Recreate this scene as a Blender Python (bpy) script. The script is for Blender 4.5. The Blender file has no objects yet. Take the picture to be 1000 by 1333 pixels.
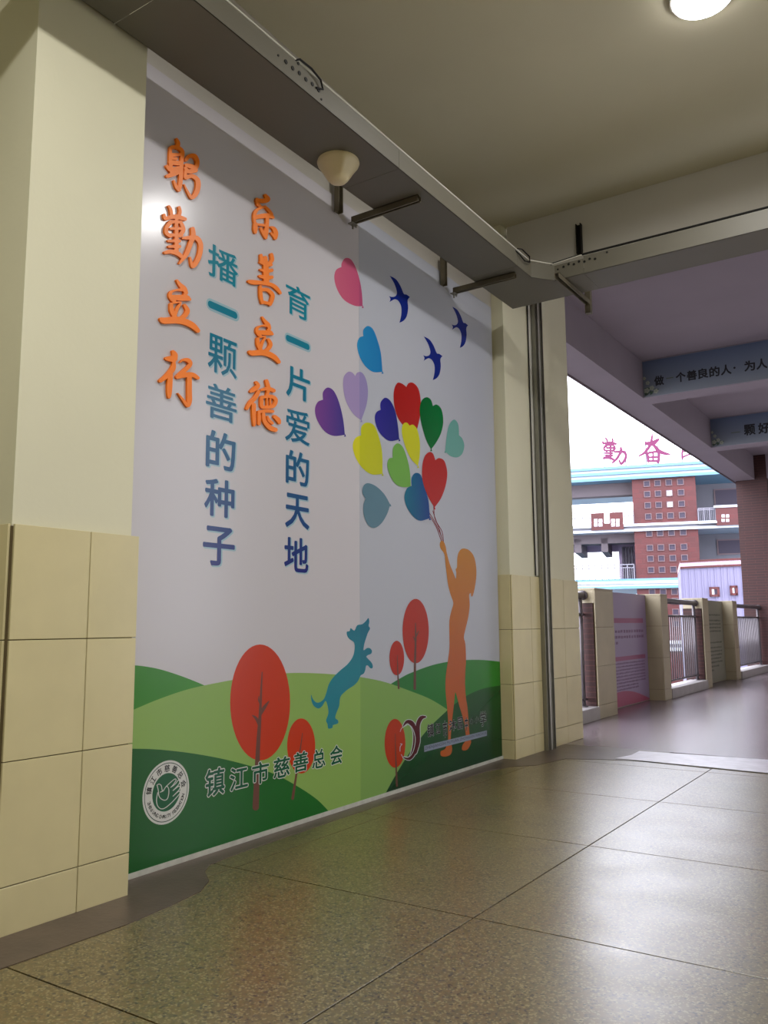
import bpy, math, random
import numpy as np
from mathutils import Vector, Matrix
from mathutils.geometry import delaunay_2d_cdt
random.seed(7)
sc = bpy.context.scene
COL = sc.collection

# ------------------------------------------------------------------ camera (survey of the photograph's vanishing points)
F, CX, CY, H = 1091.0, 500.0, 666.5, 1.17
d1 = Vector((735, 141.5, F)).normalized(); d2 = Vector((1650, -158.5, -F)).normalized()
e_ = d1.dot(d2); AY = (d1 - d2 * e_ / 2).normalized(); AX = d2 - d1 * e_ / 2
AX = (AX - AY * AX.dot(AY)).normalized(); AZ = AX.cross(AY)
R = Matrix((AX, AY, AZ))
EYE = Vector((0, 0, H))
cam = bpy.data.cameras.new('camera'); cam.sensor_fit = 'HORIZONTAL'; cam.sensor_width = 36; cam.lens = 36 * F / 1000
cam.clip_end = 400; cam.clip_start = .05
camo = bpy.data.objects.new('camera', cam); COL.objects.link(camo)
m4 = Matrix.Identity(4)
for j, v in enumerate((R @ Vector((1, 0, 0)), R @ Vector((0, -1, 0)), R @ Vector((0, 0, -1)))):
    for i in range(3): m4[i][j] = v[i]
m4.translation = EYE
camo.matrix_world = m4; sc.camera = camo

# ------------------------------------------------------------------ sky, lights, exposure
world = bpy.data.worlds.new('overcast_sky'); sc.world = world; world.use_nodes = True
bg = world.node_tree.nodes['Background']; bg.inputs[0].default_value = (.87, .89, 1.0, 1); bg.inputs[1].default_value = 7.0
vs = sc.view_settings; vs.view_transform = 'Standard'; vs.look = 'None'; vs.exposure = -.08; vs.gamma = 1; vs.use_curve_mapping = False
LAMP_W = 108; LAMP_COL = (1.0, .985, .95)

# ------------------------------------------------------------------ helpers
def lin(c):
    r = []
    for v in c[:3]:
        v /= 255.0; r.append(v / 12.92 if v <= .04045 else ((v + .055) / 1.055) ** 2.4)
    return (*r, 1)
def mat(name, c, rough=.6, spec=.4, metal=0, mottle=0, mscale=3, bump=0, bscale=40, emit=None):
    m = bpy.data.materials.new(name); m.use_nodes = True; nt = m.node_tree; N = nt.nodes; L = nt.links
    b = N['Principled BSDF']; b.inputs['Base Color'].default_value = lin(c); b.inputs['Roughness'].default_value = rough
    b.inputs['Specular IOR Level'].default_value = spec; b.inputs['Metallic'].default_value = metal
    tc = N.new('ShaderNodeTexCoord')
    if mottle:
        n = N.new('ShaderNodeTexNoise'); n.inputs['Scale'].default_value = mscale; n.inputs['Detail'].default_value = 5
        L.new(tc.outputs['Object'], n.inputs['Vector'])
        r = N.new('ShaderNodeValToRGB'); k = 1 - mottle
        r.color_ramp.elements[0].position = .3; r.color_ramp.elements[1].position = .7
        a = lin(c); r.color_ramp.elements[0].color = (a[0] * k, a[1] * k, a[2] * k, 1); r.color_ramp.elements[1].color = a
        L.new(n.outputs['Fac'], r.inputs['Fac']); L.new(r.outputs['Color'], b.inputs['Base Color'])
    if bump:
        n = N.new('ShaderNodeTexNoise'); n.inputs['Scale'].default_value = bscale; n.inputs['Detail'].default_value = 4
        L.new(tc.outputs['Object'], n.inputs['Vector'])
        p = N.new('ShaderNodeBump'); p.inputs['Strength'].default_value = bump; p.inputs['Distance'].default_value = .01
        L.new(n.outputs['Fac'], p.inputs['Height']); L.new(p.outputs['Normal'], b.inputs['Normal'])
    if emit:
        b.inputs['Emission Color'].default_value = (*emit[:3], 1); b.inputs['Emission Strength'].default_value = emit[3]
    return m
class MB:
    def __init__(s): s.v = []; s.f = []
    def add(s, vs_, fs):
        o = len(s.v); s.v += [tuple(v) for v in vs_]; s.f += [tuple(i + o for i in f) for f in fs]; return s
    def box(s, x0, x1, y0, y1, z0, z1):
        return s.add([(x, y, z) for z in (z0, z1) for y in (y0, y1) for x in (x0, x1)],
                     [(0, 2, 3, 1), (4, 5, 7, 6), (0, 1, 5, 4), (2, 6, 7, 3), (0, 4, 6, 2), (1, 3, 7, 5)])
    def bbox(s, x0, x1, y0, y1, z0, z1, c):
        # box with chamfered edges in the x/y outline's vertical corners and the top/bottom rims
        if min(x1 - x0, y1 - y0, z1 - z0) < 2.2 * c: return s.box(x0, x1, y0, y1, z0, z1)
        vs_ = []
        for sx, xa in ((-1, x0), (1, x1)):
            for sy, ya in ((-1, y0), (1, y1)):
                for sz, za in ((-1, z0), (1, z1)):
                    vs_ += [(xa, ya - sy * c, za - sz * c), (xa - sx * c, ya, za - sz * c), (xa - sx * c, ya - sy * c, za)]
        def I(i, j, k, a): return ((i * 2 + j) * 2 + k) * 3 + a
        fs = []
        for i in (0, 1):
            q = [I(i, 0, 0, 0), I(i, 1, 0, 0), I(i, 1, 1, 0), I(i, 0, 1, 0)]; fs.append(q if i else q[::-1])
            q = [I(0, i, 0, 1), I(0, i, 1, 1), I(1, i, 1, 1), I(1, i, 0, 1)]; fs.append(q if i else q[::-1])
            q = [I(0, 0, i, 2), I(1, 0, i, 2), I(1, 1, i, 2), I(0, 1, i, 2)]; fs.append(q if i else q[::-1])
        for i in (0, 1):
            for j in (0, 1):
                fs.append((I(i, j, 0, 0), I(i, j, 1, 0), I(i, j, 1, 1), I(i, j, 0, 1)))
                fs.append((I(i, 0, j, 0), I(i, 1, j, 0), I(i, 1, j, 2), I(i, 0, j, 2)))
                fs.append((I(0, i, j, 1), I(1, i, j, 1), I(1, i, j, 2), I(0, i, j, 2)))
                for k in (0, 1): fs.append((I(i, j, k, 0), I(i, j, k, 1), I(i, j, k, 2)))
        return s.add(vs_, fs)
    def tube(s, pts, r, n=10, caps=True):
        pts = [Vector(p) for p in pts]; rings = []
        up = None
        for i, p in enumerate(pts):
            t = ((pts[min(i + 1, len(pts) - 1)] - pts[max(i - 1, 0)])).normalized()
            a = up if up else (Vector((0, 0, 1)) if abs(t.z) < .9 else Vector((1, 0, 0)))
            u = (a - t * a.dot(t)).normalized(); w = t.cross(u); up = u
            rr = r[i] if isinstance(r, (list, tuple)) else r
            rings.append([p + (u * math.cos(2 * math.pi * k / n) + w * math.sin(2 * math.pi * k / n)) * rr for k in range(n)])
        o = [v for g in rings for v in g]; fs = []
        for i in range(len(pts) - 1):
            for k in range(n):
                fs.append((i * n + k, i * n + (k + 1) % n, (i + 1) * n + (k + 1) % n, (i + 1) * n + k))
        if caps: fs.append(tuple(range(n))[::-1]); fs.append(tuple((len(pts) - 1) * n + k for k in range(n)))
        return s.add(o, fs)
    def lathe(s, prof, c=(0, 0, 0), n=32):
        o = [(c[0] + r * math.cos(2 * math.pi * k / n), c[1] + r * math.sin(2 * math.pi * k / n), c[2] + z) for r, z in prof for k in range(n)]
        fs = [(i * n + k, i * n + (k + 1) % n, (i + 1) * n + (k + 1) % n, (i + 1) * n + k) for i in range(len(prof) - 1) for k in range(n)]
        return s.add(o, fs)
    def prism(s, poly, a, b, f):
        """poly: 2D outline, extruded between a and b; f(u, v, w) gives the 3D point"""
        n = len(poly)
        return s.add([f(p[0], p[1], a) for p in poly] + [f(p[0], p[1], b) for p in poly],
                     [tuple(range(n))[::-1], tuple(range(n, 2 * n))] + [(i, (i + 1) % n, n + (i + 1) % n, n + i) for i in range(n)])
    def build(s, name, m, parent=None, smooth=False):
        me = bpy.data.meshes.new(name); me.from_pydata(s.v, [], s.f); me.update()
        if m: me.materials.append(m)
        if smooth: me.polygons.foreach_set('use_smooth', [True] * len(me.polygons))
        o = bpy.data.objects.new(name, me); COL.objects.link(o)
        if parent: o.parent = parent
        return o
class Flat:
    """overlapping 2D pieces merged into one clean outline, then laid flat at w0 or extruded from w0 to w1"""
    def __init__(s): s.p = []
    def add(s, poly):
        a = sum(p[0] * q[1] - q[0] * p[1] for p, q in zip(poly, poly[1:] + poly[:1]))
        if abs(a) > 1e-12: s.p.append(poly if a > 0 else poly[::-1])
    def build(s, name, m, parent, w0, w1=None, f=lambda u, v, w: (w, u, v)):
        vs_, fs = [], []
        for poly in s.p:
            fs.append(list(range(len(vs_), len(vs_) + len(poly)))); vs_ += [Vector(p) for p in poly]
        # keep the triangles whose centre lies in one of the pieces
        T = np.array([[p[0], p[i], p[i + 1]] for p in s.p for i in range(1, len(p) - 1)], float)
        r = delaunay_2d_cdt(vs_, [(f_[i], f_[(i + 1) % len(f_)]) for f_ in fs for i in range(len(f_))], [], 0, 1e-6); ov = r[0]; tr = [list(t) for t in r[2]]
        C_ = np.array([[sum(ov[i].x for i in t) / len(t), sum(ov[i].y for i in t) / len(t)] for t in tr]); keep = np.zeros(len(tr), bool)
        cr2 = lambda a, b, p: (b[:, None, 0] - a[:, None, 0]) * (p[None, :, 1] - a[:, None, 1]) - (b[:, None, 1] - a[:, None, 1]) * (p[None, :, 0] - a[:, None, 0])
        for k in range(0, len(C_), 500):
            p = C_[k:k + 500]; a, b, c = T[:, 0], T[:, 1], T[:, 2]
            keep[k:k + 500] = ((cr2(a, b, p) >= -1e-12) & (cr2(b, c, p) >= -1e-12) & (cr2(c, a, p) >= -1e-12)).any(0)
        of = [t for t, q_ in zip(tr, keep) if q_]
        mb = MB()
        if w1 is None: mb.add([f(v.x, v.y, w0) for v in ov], of)
        else:
            n = len(ov); cnt = {}
            for t in of:
                for a, b in zip(t, list(t[1:]) + [t[0]]): cnt[(a, b)] = 1
            side = [(a, b, n + b, n + a) for (a, b) in cnt if (b, a) not in cnt]
            mb.add([f(v.x, v.y, w0) for v in ov] + [f(v.x, v.y, w1) for v in ov], [tuple(n + i for i in t) for t in of] + [tuple(t)[::-1] for t in of] + side)
        return mb.build(name, m, parent)
def tag(o, label, cat, group=None):
    o['label'] = label; o['category'] = cat
    if group: o['group'] = group
    return o
def struct(o): o['kind'] = 'structure'; return o
def empty(name, loc=(0, 0, 0), rz=0):
    o = bpy.data.objects.new(name, None); COL.objects.link(o); o.location = loc; o.rotation_euler = (0, 0, rz); o.empty_display_size = .2; return o
def ray(x, y): return R @ Vector(((x - CX) / F, (y - CY) / F, 1))
def atx(x, y, X0): r = ray(x, y); return EYE + r * (X0 / r.x)
def aty(x, y, Y0): r = ray(x, y); return EYE + r * (Y0 / r.y)
def atz(x, y, Z0): r = ray(x, y); return EYE + r * ((Z0 - H) / r.z)
def spline(pts, k=5, closed=False, corners=()):
    """Catmull-Rom through pts (any dimension); indices in corners stay sharp"""
    n = len(pts); out = []
    for i in range(n if closed else n - 1):
        p1, p2 = pts[i], pts[(i + 1) % n]
        p0 = pts[(i - 1) % n] if (closed or i > 0) else p1
        p3 = pts[(i + 2) % n] if (closed or i + 2 < n) else p2
        if i in corners: p0 = p1
        if (i + 1) % n in corners: p3 = p2
        for j in range(k):
            t = j / k
            out.append(tuple(.5 * (2 * b + (c - a) * t + (2 * a - 5 * b + 4 * c - d) * t * t + (3 * b - a - 3 * c + d) * t ** 3)
                             for a, b, c, d in zip(p0, p1, p2, p3)))
    if not closed: out.append(tuple(pts[-1]))
    return out

# ------------------------------------------------------------------ materials
M = {}
M['cream'] = mat('cream_wall_paint', (214, 210, 184), .55, .3, mottle=.05, mscale=1.5, bump=.06)
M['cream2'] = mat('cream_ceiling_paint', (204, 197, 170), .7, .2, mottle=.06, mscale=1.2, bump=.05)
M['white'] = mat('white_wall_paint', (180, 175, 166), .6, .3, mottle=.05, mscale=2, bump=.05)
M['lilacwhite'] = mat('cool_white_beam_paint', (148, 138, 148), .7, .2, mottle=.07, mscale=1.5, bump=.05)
M['tile'] = mat('cream_ceramic_tile', (206, 194, 150), .28, .45, mottle=.07, mscale=5)
M['grout'] = mat('dark_grout', (96, 84, 60), .9, .1)
M['traymetal'] = mat('painted_grey_tray_metal', (102, 98, 86), .5, .4, mottle=.07, mscale=2)
M['galv'] = mat('galvanised_steel', (150, 148, 138), .38, .5, metal=.75, mottle=.12, mscale=14)
M['strut'] = mat('dull_strut_steel', (112, 104, 86), .5, .4, metal=.4, mottle=.15, mscale=20)
M['black'] = mat('black_cable', (18, 17, 16), .5, .3)
M['cablewhite'] = mat('white_cable', (200, 198, 188), .5, .3)
M['dome'] = mat('aged_cream_plastic', (214, 200, 160), .4, .4, mottle=.06, mscale=8)
M['steel'] = mat('dull_stainless', (104, 98, 102), .38, .5, metal=.5)
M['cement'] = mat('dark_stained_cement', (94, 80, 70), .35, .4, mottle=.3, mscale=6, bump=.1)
M['marble'] = mat('pale_threshold_stone', (214, 210, 222), .3, .8, mottle=.25, mscale=9, bump=.05)
M['tile_shaded'] = mat('shaded_parapet_tile', (172, 160, 132), .35, .4, mottle=.1, mscale=4)  # cream tile darkened in its colour to stand in for shade on the bridge
M['curb'] = mat('pale_curb_stone', (170, 164, 164), .5, .4, mottle=.15, mscale=6)
M['skirt'] = mat('white_skirting', (190, 190, 180), .5, .3, mottle=.2, mscale=20)
M['greypanel'] = mat('grey_green_notice_slab', (128, 126, 110), .4, .4, mottle=.08, mscale=4)

def terrazzo(name, base, chip_dark, chip_light, red, rough, polished=False):
    m = bpy.data.materials.new(name); m.use_nodes = True; nt = m.node_tree; N = nt.nodes; L = nt.links; b = N['Principled BSDF']
    geo = N.new('ShaderNodeNewGeometry')
    def noise(scale, detail=4):
        n = N.new('ShaderNodeTexNoise'); n.inputs['Scale'].default_value = scale; n.inputs['Detail'].default_value = detail
        L.new(geo.outputs['Position'], n.inputs['Vector']); return n.outputs['Fac']
    def ramp(src, a, b_, ca=(0, 0, 0, 1), cb=(1, 1, 1, 1)):
        r = N.new('ShaderNodeValToRGB'); r.color_ramp.elements[0].position = a; r.color_ramp.elements[1].position = b_
        r.color_ramp.elements[0].color = ca; r.color_ramp.elements[1].color = cb; L.new(src, r.inputs['Fac']); return r.outputs['Color']
    def mix(fac, ca, cb):
        x = N.new('ShaderNodeMix'); x.data_type = 'RGBA'; L.new(fac, x.inputs[0])
        for s_, i in ((ca, 6), (cb, 7)):
            if isinstance(s_, tuple): x.inputs[i].default_value = s_
            else: L.new(s_, x.inputs[i])
        return x.outputs[2]
    def vor(scale):
        v = N.new('ShaderNodeTexVoronoi'); v.inputs['Scale'].default_value = scale; L.new(geo.outputs['Position'], v.inputs['Vector']); return v
    col = mix(ramp(noise(1.1, 3), .35, .7), lin(base), lin(red))
    col = mix(ramp(noise(45, 5), .45, .62), col, lin(tuple(c * .82 for c in base)))
    v1 = vor(150); s1 = N.new('ShaderNodeSeparateColor'); L.new(v1.outputs['Color'], s1.inputs[0])
    col = mix(ramp(s1.outputs[0], .80, .83), col, lin(chip_light))
    v2 = vor(120); s2 = N.new('ShaderNodeSeparateColor'); L.new(v2.outputs['Color'], s2.inputs[0])
    col = mix(ramp(s2.outputs[1], .925, .935), col, lin(chip_dark))
    sm = N.new('ShaderNodeMath'); sm.operation = 'MULTIPLY'; L.new(ramp(noise(1.7, 2), .60, .70), sm.inputs[0]); L.new(ramp(noise(34, 6), .54, .60), sm.inputs[1])
    if not polished: col = mix(sm.outputs[0], col, lin(tuple(c * .8 for c in chip_dark)))
    L.new(col, b.inputs['Base Color'])
    mr = N.new('ShaderNodeMapRange'); mr.inputs['To Min'].default_value = rough - (.01 if polished else .06); mr.inputs['To Max'].default_value = rough + (.02 if polished else .08)
    L.new(noise(3.0, 6), mr.inputs['Value']); L.new(mr.outputs[0], b.inputs['Roughness'])
    b.inputs['Specular IOR Level'].default_value = .9; b.inputs['IOR'].default_value = 1.9
    bp = N.new('ShaderNodeBump'); bp.inputs['Strength'].default_value = .0 if polished else .06; bp.inputs['Distance'].default_value = .004
    L.new(noise(22, 3), bp.inputs['Height']); L.new(bp.outputs['Normal'], b.inputs['Normal'])
    return m
M['terrazzo'] = terrazzo('speckled_terrazzo', (98, 87, 46), (36, 30, 20), (134, 122, 82), (104, 80, 42), .31)
M['terrazzo2'] = terrazzo('smooth_cool_terrazzo', (122, 108, 112), (112, 98, 102), (130, 116, 120), (112, 96, 104), .25, True)

def brick(name, c, mortar, w=.24, h=.065, axis='y'):
    m = bpy.data.materials.new(name); m.use_nodes = True; nt = m.node_tree; N = nt.nodes; L = nt.links; b = N['Principled BSDF']
    tc = N.new('ShaderNodeTexCoord'); sp = N.new('ShaderNodeSeparateXYZ'); L.new(tc.outputs['Object'], sp.inputs[0])
    ad = N.new('ShaderNodeMath'); L.new(sp.outputs['X'], ad.inputs[0]); L.new(sp.outputs['Y'], ad.inputs[1])
    cb = N.new('ShaderNodeCombineXYZ'); L.new(ad.outputs[0], cb.inputs[0]); L.new(sp.outputs['Z'], cb.inputs[1])
    t = N.new('ShaderNodeTexBrick'); L.new(cb.outputs[0], t.inputs['Vector'])
    t.inputs['Scale'].default_value = 1; t.inputs['Brick Width'].default_value = w; t.inputs['Row Height'].default_value = h
    t.inputs['Mortar Size'].default_value = .006 * h / .065; t.inputs['Color1'].default_value = lin(c); t.inputs['Color2'].default_value = lin(tuple(v * .86 for v in c))
    t.inputs['Mortar'].default_value = lin(mortar)
    L.new(t.outputs['Color'], b.inputs['Base Color']); b.inputs['Roughness'].default_value = .6
    bp = N.new('ShaderNodeBump'); bp.inputs['Strength'].default_value = .3; bp.inputs['Distance'].default_value = .01; bp.invert = True
    L.new(t.outputs['Fac'], bp.inputs['Height']); L.new(bp.outputs['Normal'], b.inputs['Normal'])
    return m
M['brick'] = brick('dark_red_brick', (54, 13, 10), (74, 32, 26), .4, .065)
M['fbrick'] = brick('red_facade_tile', (84, 26, 26), (76, 28, 28), .6, .3)

# ------------------------------------------------------------------ structure: floors
GL = -3.22                                    # far pillar face
fl = struct(MB().box(-4.2, 2.7, -3.2, 7.98, -.2, -.02).build('floor', M['grout']))
slab_cache = {}
P_ = 1.31
for i in range(-2, 4):
    for j in range(-5, 5):
        x0 = -1.68 + (i) * P_; y0 = 1.845 + j * P_
        x1, y1 = x0 + P_ - .007, y0 + P_ - .007
        x0 = max(x0, -4.2); y0 = max(y0, -3.2); x1 = min(x1, 2.7); y1 = min(y1, 7.32)
        if x1 - x0 < .05 or y1 - y0 < .05: continue
        MB().bbox(x0, x1, y0, y1, -.022, 0, .0008).build('slab', M['terrazzo'], fl)
# stained cement border along the wall and around the pillars, and the stone threshold
def flat(name, pts, z, m, parent, th=.004):
    return MB().prism(pts, z - th, z, lambda u, v, w: (u, v, w)).build(name, m, parent)
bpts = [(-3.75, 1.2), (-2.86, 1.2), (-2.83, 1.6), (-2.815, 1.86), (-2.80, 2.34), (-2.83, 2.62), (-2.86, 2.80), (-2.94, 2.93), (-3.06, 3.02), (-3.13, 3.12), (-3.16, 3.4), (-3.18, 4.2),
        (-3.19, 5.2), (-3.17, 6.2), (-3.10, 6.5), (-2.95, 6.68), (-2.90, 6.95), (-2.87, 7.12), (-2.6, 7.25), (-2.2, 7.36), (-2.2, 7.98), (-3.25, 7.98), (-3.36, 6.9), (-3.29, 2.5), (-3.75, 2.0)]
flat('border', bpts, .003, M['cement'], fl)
flat('threshold', [(-2.50, 7.34), (-2.2, 7.33), (-1.2, 7.24), (2.7, 7.2), (2.7, 7.94), (-1.4, 7.93), (-2.45, 7.86), (-2.44, 7.6)], .008, M['marble'], fl, .004)
fb2 = struct(MB().box(-4.2, 1.2, 7.98, 26, -.25, .0).build('floor_bridge', M['terrazzo2']))

# ------------------------------------------------------------------ structure: shell
CE = 4.92
struct(MB().box(-4.2, 2.8, -3.3, 7.0, CE, CE + .25).build('ceiling', M['cream2']))
TH = math.atan2(.065, 4.15)                  # the mural wall runs slightly off the corridor axis
WO = (-3.27, 2.70, 0)
wl = struct(MB().box(-.3, -.014, -.2, 4.4, 0, CE).build('wall_left', M['white'])); wl.location = WO; wl.rotation_euler = (0, 0, TH)
struct(MB().box(-4.2, -3.75, -3.3, 2.0, 0, CE).build('wall_left_recess', M['cream']))
struct(MB().box(2.6, 2.8, -3.3, 8.0, 0, CE).build('wall_right', M['cream']))
struct(MB().box(-4.2, 2.8, -3.3, -3.1, 0, CE).build('wall_back', M['cream']))
# skirting under the mural
sk = struct(MB().box(-.012, .006, -.15, 4.16, 0, .028).build('baseboard_left', M['skirt'])); sk.location = WO; sk.rotation_euler = (0, 0, TH)

def tiled(parent, fn, us, zs, th=.012, gap=.004, m=None):
    """tiles on a face; fn(u0,u1,z0,z1,th) -> box extents"""
    for a, b in zip(us[:-1], us[1:]):
        for c, d in zip(zs[:-1], zs[1:]):
            x0, x1, y0, y1, z0, z1 = fn(a + gap / 2, b - gap / 2, c + gap / 2, d - gap / 2, th)
            MB().bbox(x0, x1, y0, y1, z0, z1, .0015).build('tile', m or M['tile'], parent)
ZS = [0, .182, .65, 1.12, 1.585]
# near pillar
FX = -3.105
p1 = struct(MB().box(-3.75, FX, 1.955, 2.552, 0, CE).build('pillar', M['cream']))
MB().box(-3.75, FX + .006, 1.948, 2.570, 0, 1.575).build('grout_bed', M['grout'], p1)
tiled(p1, lambda a, b, c, d, t: (FX + .004, FX + .004 + t, a, b, c, d), [1.957, 2.322, 2.588], ZS)
tiled(p1, lambda a, b, c, d, t: (a, b, 1.950 - t, 1.950, c, d), [-3.75, -3.42, FX + .004], ZS)
tiled(p1, lambda a, b, c, d, t: (a, b, 2.570, 2.570 + t, c, d), [-3.27, FX + .004], ZS)
# far pillar
p2 = struct(MB().box(-3.75, GL - .012, 6.87, 8.46, 0, CE).build('pillar', M['cream']))
MB().box(-3.5, GL - .004, 6.865, 8.475, 0, 1.60).build('grout_bed', M['grout'], p2)
ZT = [0, .165, .64, 1.12, 1.61]
tiled(p2, lambda a, b, c, d, t: (GL - .006, GL - .006 + t, a, b, c, d), [6.862, 7.27, 7.55, 8.08, 8.49], ZT)
tiled(p2, lambda a, b, c, d, t: (a, b, 6.864 - t, 6.864, c, d), [-3.40, GL - .006], ZT)
tiled(p2, lambda a, b, c, d, t: (a, b, 8.478, 8.478 + t, c, d), [-3.60, GL - .006], ZT)

# beams
struct(MB().box(GL + .01, 2.8, 6.96, 7.30, 4.30, CE + .3).build('beam', mat('beam_paint', (204, 200, 192), .65, .2, mottle=.05, mscale=2)))
BZ, BC = 4.65, 5.25
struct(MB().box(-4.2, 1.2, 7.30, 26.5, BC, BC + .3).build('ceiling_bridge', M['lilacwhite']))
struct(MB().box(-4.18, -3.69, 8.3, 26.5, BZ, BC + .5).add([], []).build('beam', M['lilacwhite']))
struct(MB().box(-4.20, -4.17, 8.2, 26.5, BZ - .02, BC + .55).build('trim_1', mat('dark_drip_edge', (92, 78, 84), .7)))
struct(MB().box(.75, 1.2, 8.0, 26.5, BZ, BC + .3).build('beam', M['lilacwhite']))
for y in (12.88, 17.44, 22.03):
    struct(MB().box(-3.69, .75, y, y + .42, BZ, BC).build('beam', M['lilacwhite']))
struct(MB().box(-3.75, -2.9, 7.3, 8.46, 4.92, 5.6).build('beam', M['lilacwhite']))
# end of the bridge
struct(MB().box(-4.13, -3.42, 22.0, 22.62, 0, BC).build('pillar', M['brick']))
struct(MB().box(-3.9, 1.2, 25.9, 26.2, 0, 3.6).build('wall_bridge_end', M['brick']))
struct(MB().box(-3.9, 1.2, 25.95, 26.2, 3.6, BC).build('wall_bridge_end_upper', M['white']))
struct(MB().box(.75, 1.0, 8.0, 25.9, 0, BC).build('wall_bridge_right', M['white']))

# parapet of the bridge: tiled piers, slabs between them, curbs under the railings
par = struct(MB().box(-4.02, -3.90, 10.9, 13.15, 0, 1.60).box(-4.02, -3.90, 16.2, 18.5, 0, 1.60).build('wall_parapet', M['tile_shaded']))
XP = -3.655
def pier(y0, y1, brick_side, xp=XP):
    c = MB().box(-4.02, xp - .014, y0 + .012, y1 - .012, 0, 1.585).build('pier', M['grout'], par)
    MB().bbox(-4.035, xp, y0, y1, 1.585, 1.61, .003).build('cap', M['tile_shaded'], c)
    tiled(c, lambda a, b, cc, d, t: (xp - t - .002, xp, a, b, cc, d), [y0, y1], ZT[:-1] + [1.585], m=M['tile_shaded'])
    if brick_side:
        tiled(c, lambda a, b, cc, d, t: (a, b, y0, y0 + t, cc, d), [-4.02, xp - .013], [1.42, 1.585], m=M['tile_shaded'])
        MB().box(-4.02, xp - .03, y0 - .004, y0 + .012, 0, 1.418).build('brick_face', M['brick'], c)
    else:
        tiled(c, lambda a, b, cc, d, t: (a, b, y0, y0 + t, cc, d), [-4.02, xp - .013], ZT[:-1] + [1.585], m=M['tile_shaded'])
    return c
pier(10.22, 10.91, True); pier(13.12, 13.50, False); pier(15.85, 16.28, True, -3.67); pier(18.45, 18.87, False, -3.68)
for y0, y1 in ((8.49, 10.22), (13.50, 15.85), (18.87, 22.0)):
    MB().bbox(-3.95, XP + .012, y0, y1, 0, .155, .006).build('curb', M['curb'], par)

# ------------------------------------------------------------------ mural
MU = empty('mural_panel', WO, TH)
tag(MU, 'floor-to-ceiling glossy mural panel with orange lettering, heart balloons and green hills', 'mural')
cT, sT = math.cos(TH), math.sin(TH)
NRM = Vector((cT, sT, 0)); UDIR = Vector((-sT, cT, 0)); WOv = Vector(WO)
def UZ(px, py):
    r = ray(px, py); t = (WOv - EYE).dot(NRM) / r.dot(NRM); p = EYE + r * t - WOv
    return p.dot(UDIR), p.z
def crop(ox, oy, s): return lambda x, y: UZ(ox + x / s, oy + y / s)
SEAM = UZ(468.5, 700)[0]
def dimmed(c, k=.72):
    a = lin(c); return (a[0] * k, a[1] * k, a[2] * k, 1)
def printmat(name, c, rough=.22, grad=None, c2=None, span=None, dim=.72):
    """flat print on glossy film; the second sheet (beyond the seam) was printed a shade darker and cooler"""
    m = bpy.data.materials.new(name); m.use_nodes = True; nt = m.node_tree; N = nt.nodes; L = nt.links; b = N['Principled BSDF']
    b.inputs['Roughness'].default_value = rough; b.inputs['Specular IOR Level'].default_value = .2
    tc = N.new('ShaderNodeTexCoord'); sp = N.new('ShaderNodeSeparateXYZ'); L.new(tc.outputs['Object'], sp.inputs[0])
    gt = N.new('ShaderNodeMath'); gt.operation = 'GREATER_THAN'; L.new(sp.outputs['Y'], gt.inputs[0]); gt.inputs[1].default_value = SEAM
    if c2:
        mr = N.new('ShaderNodeMapRange'); mr.inputs['From Min'].default_value = span[0]; mr.inputs['From Max'].default_value = span[1]
        L.new(sp.outputs[grad], mr.inputs['Value'])
        x = N.new('ShaderNodeMix'); x.data_type = 'RGBA'; L.new(mr.outputs[0], x.inputs[0]); x.inputs[6].default_value = dimmed(c, dim); x.inputs[7].default_value = dimmed(c2, dim); src = x.outputs[2]
    else:
        q = N.new('ShaderNodeRGB'); q.outputs[0].default_value = dimmed(c, dim); src = q.outputs[0]
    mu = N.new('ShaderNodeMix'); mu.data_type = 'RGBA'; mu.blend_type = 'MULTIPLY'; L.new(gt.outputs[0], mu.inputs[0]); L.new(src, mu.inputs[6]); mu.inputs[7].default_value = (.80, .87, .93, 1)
    L.new(mu.outputs[2], b.inputs['Base Color'])
    return m
M['sheet'] = printmat('mural_white_film', (188, 184, 190), .2, dim=1)
TOPZ = 4.11
MB().box(-.012, 0, -.14, SEAM - .0015, .028, TOPZ).build('sheet', M['sheet'], MU)
MB().box(-.0125, -.0005, SEAM + .0005, 4.135, .028, TOPZ).build('sheet', M['sheet'], MU)
ULO, UHI = -.14, 4.135
layer = [0]
def NX():
    layer[0] += 1; return .0003 + layer[0] * .00007
def clampu(p): return (min(max(p[0], ULO), UHI), min(max(p[1], .028), TOPZ))
def decal(name, uv, m, parent=None, w=None):
    w = NX() if w is None else w
    uv = [clampu(p) for p in uv]
    o = MB().add([(w, u, z) for u, z in uv], [tuple(range(len(uv)))]).build(name, m, parent or MU)
    # face outwards (+x local)
    if o.data.polygons[0].normal.x < 0: o.data.flip_normals()
    return o
def stroke(fl_, pts, to, k=3, n=10):
    """a brush stroke: pts (x, y, width) in a picture frame, to(x, y) -> (u, z)"""
    S = spline([tuple(map(float, p)) for p in pts], k)
    for (x, y, d) in S:
        fl_.add([to(x + d / 2 * math.cos(2 * math.pi * (i + .5) / n), y + d / 2 * math.sin(2 * math.pi * (i + .5) / n)) for i in range(n)])
    for (xa, ya, da), (xb, yb, db) in zip(S[:-1], S[1:]):
        L_ = math.hypot(xb - xa, yb - ya)
        if L_ < 1e-6: continue
        nx, ny = -(yb - ya) / L_, (xb - xa) / L_
        fl_.add([to(xa + nx * da / 2, ya + ny * da / 2), to(xb + nx * db / 2, yb + ny * db / 2), to(xb - nx * db / 2, yb - ny * db / 2), to(xa - nx * da / 2, ya - ny * da / 2)])
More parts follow.
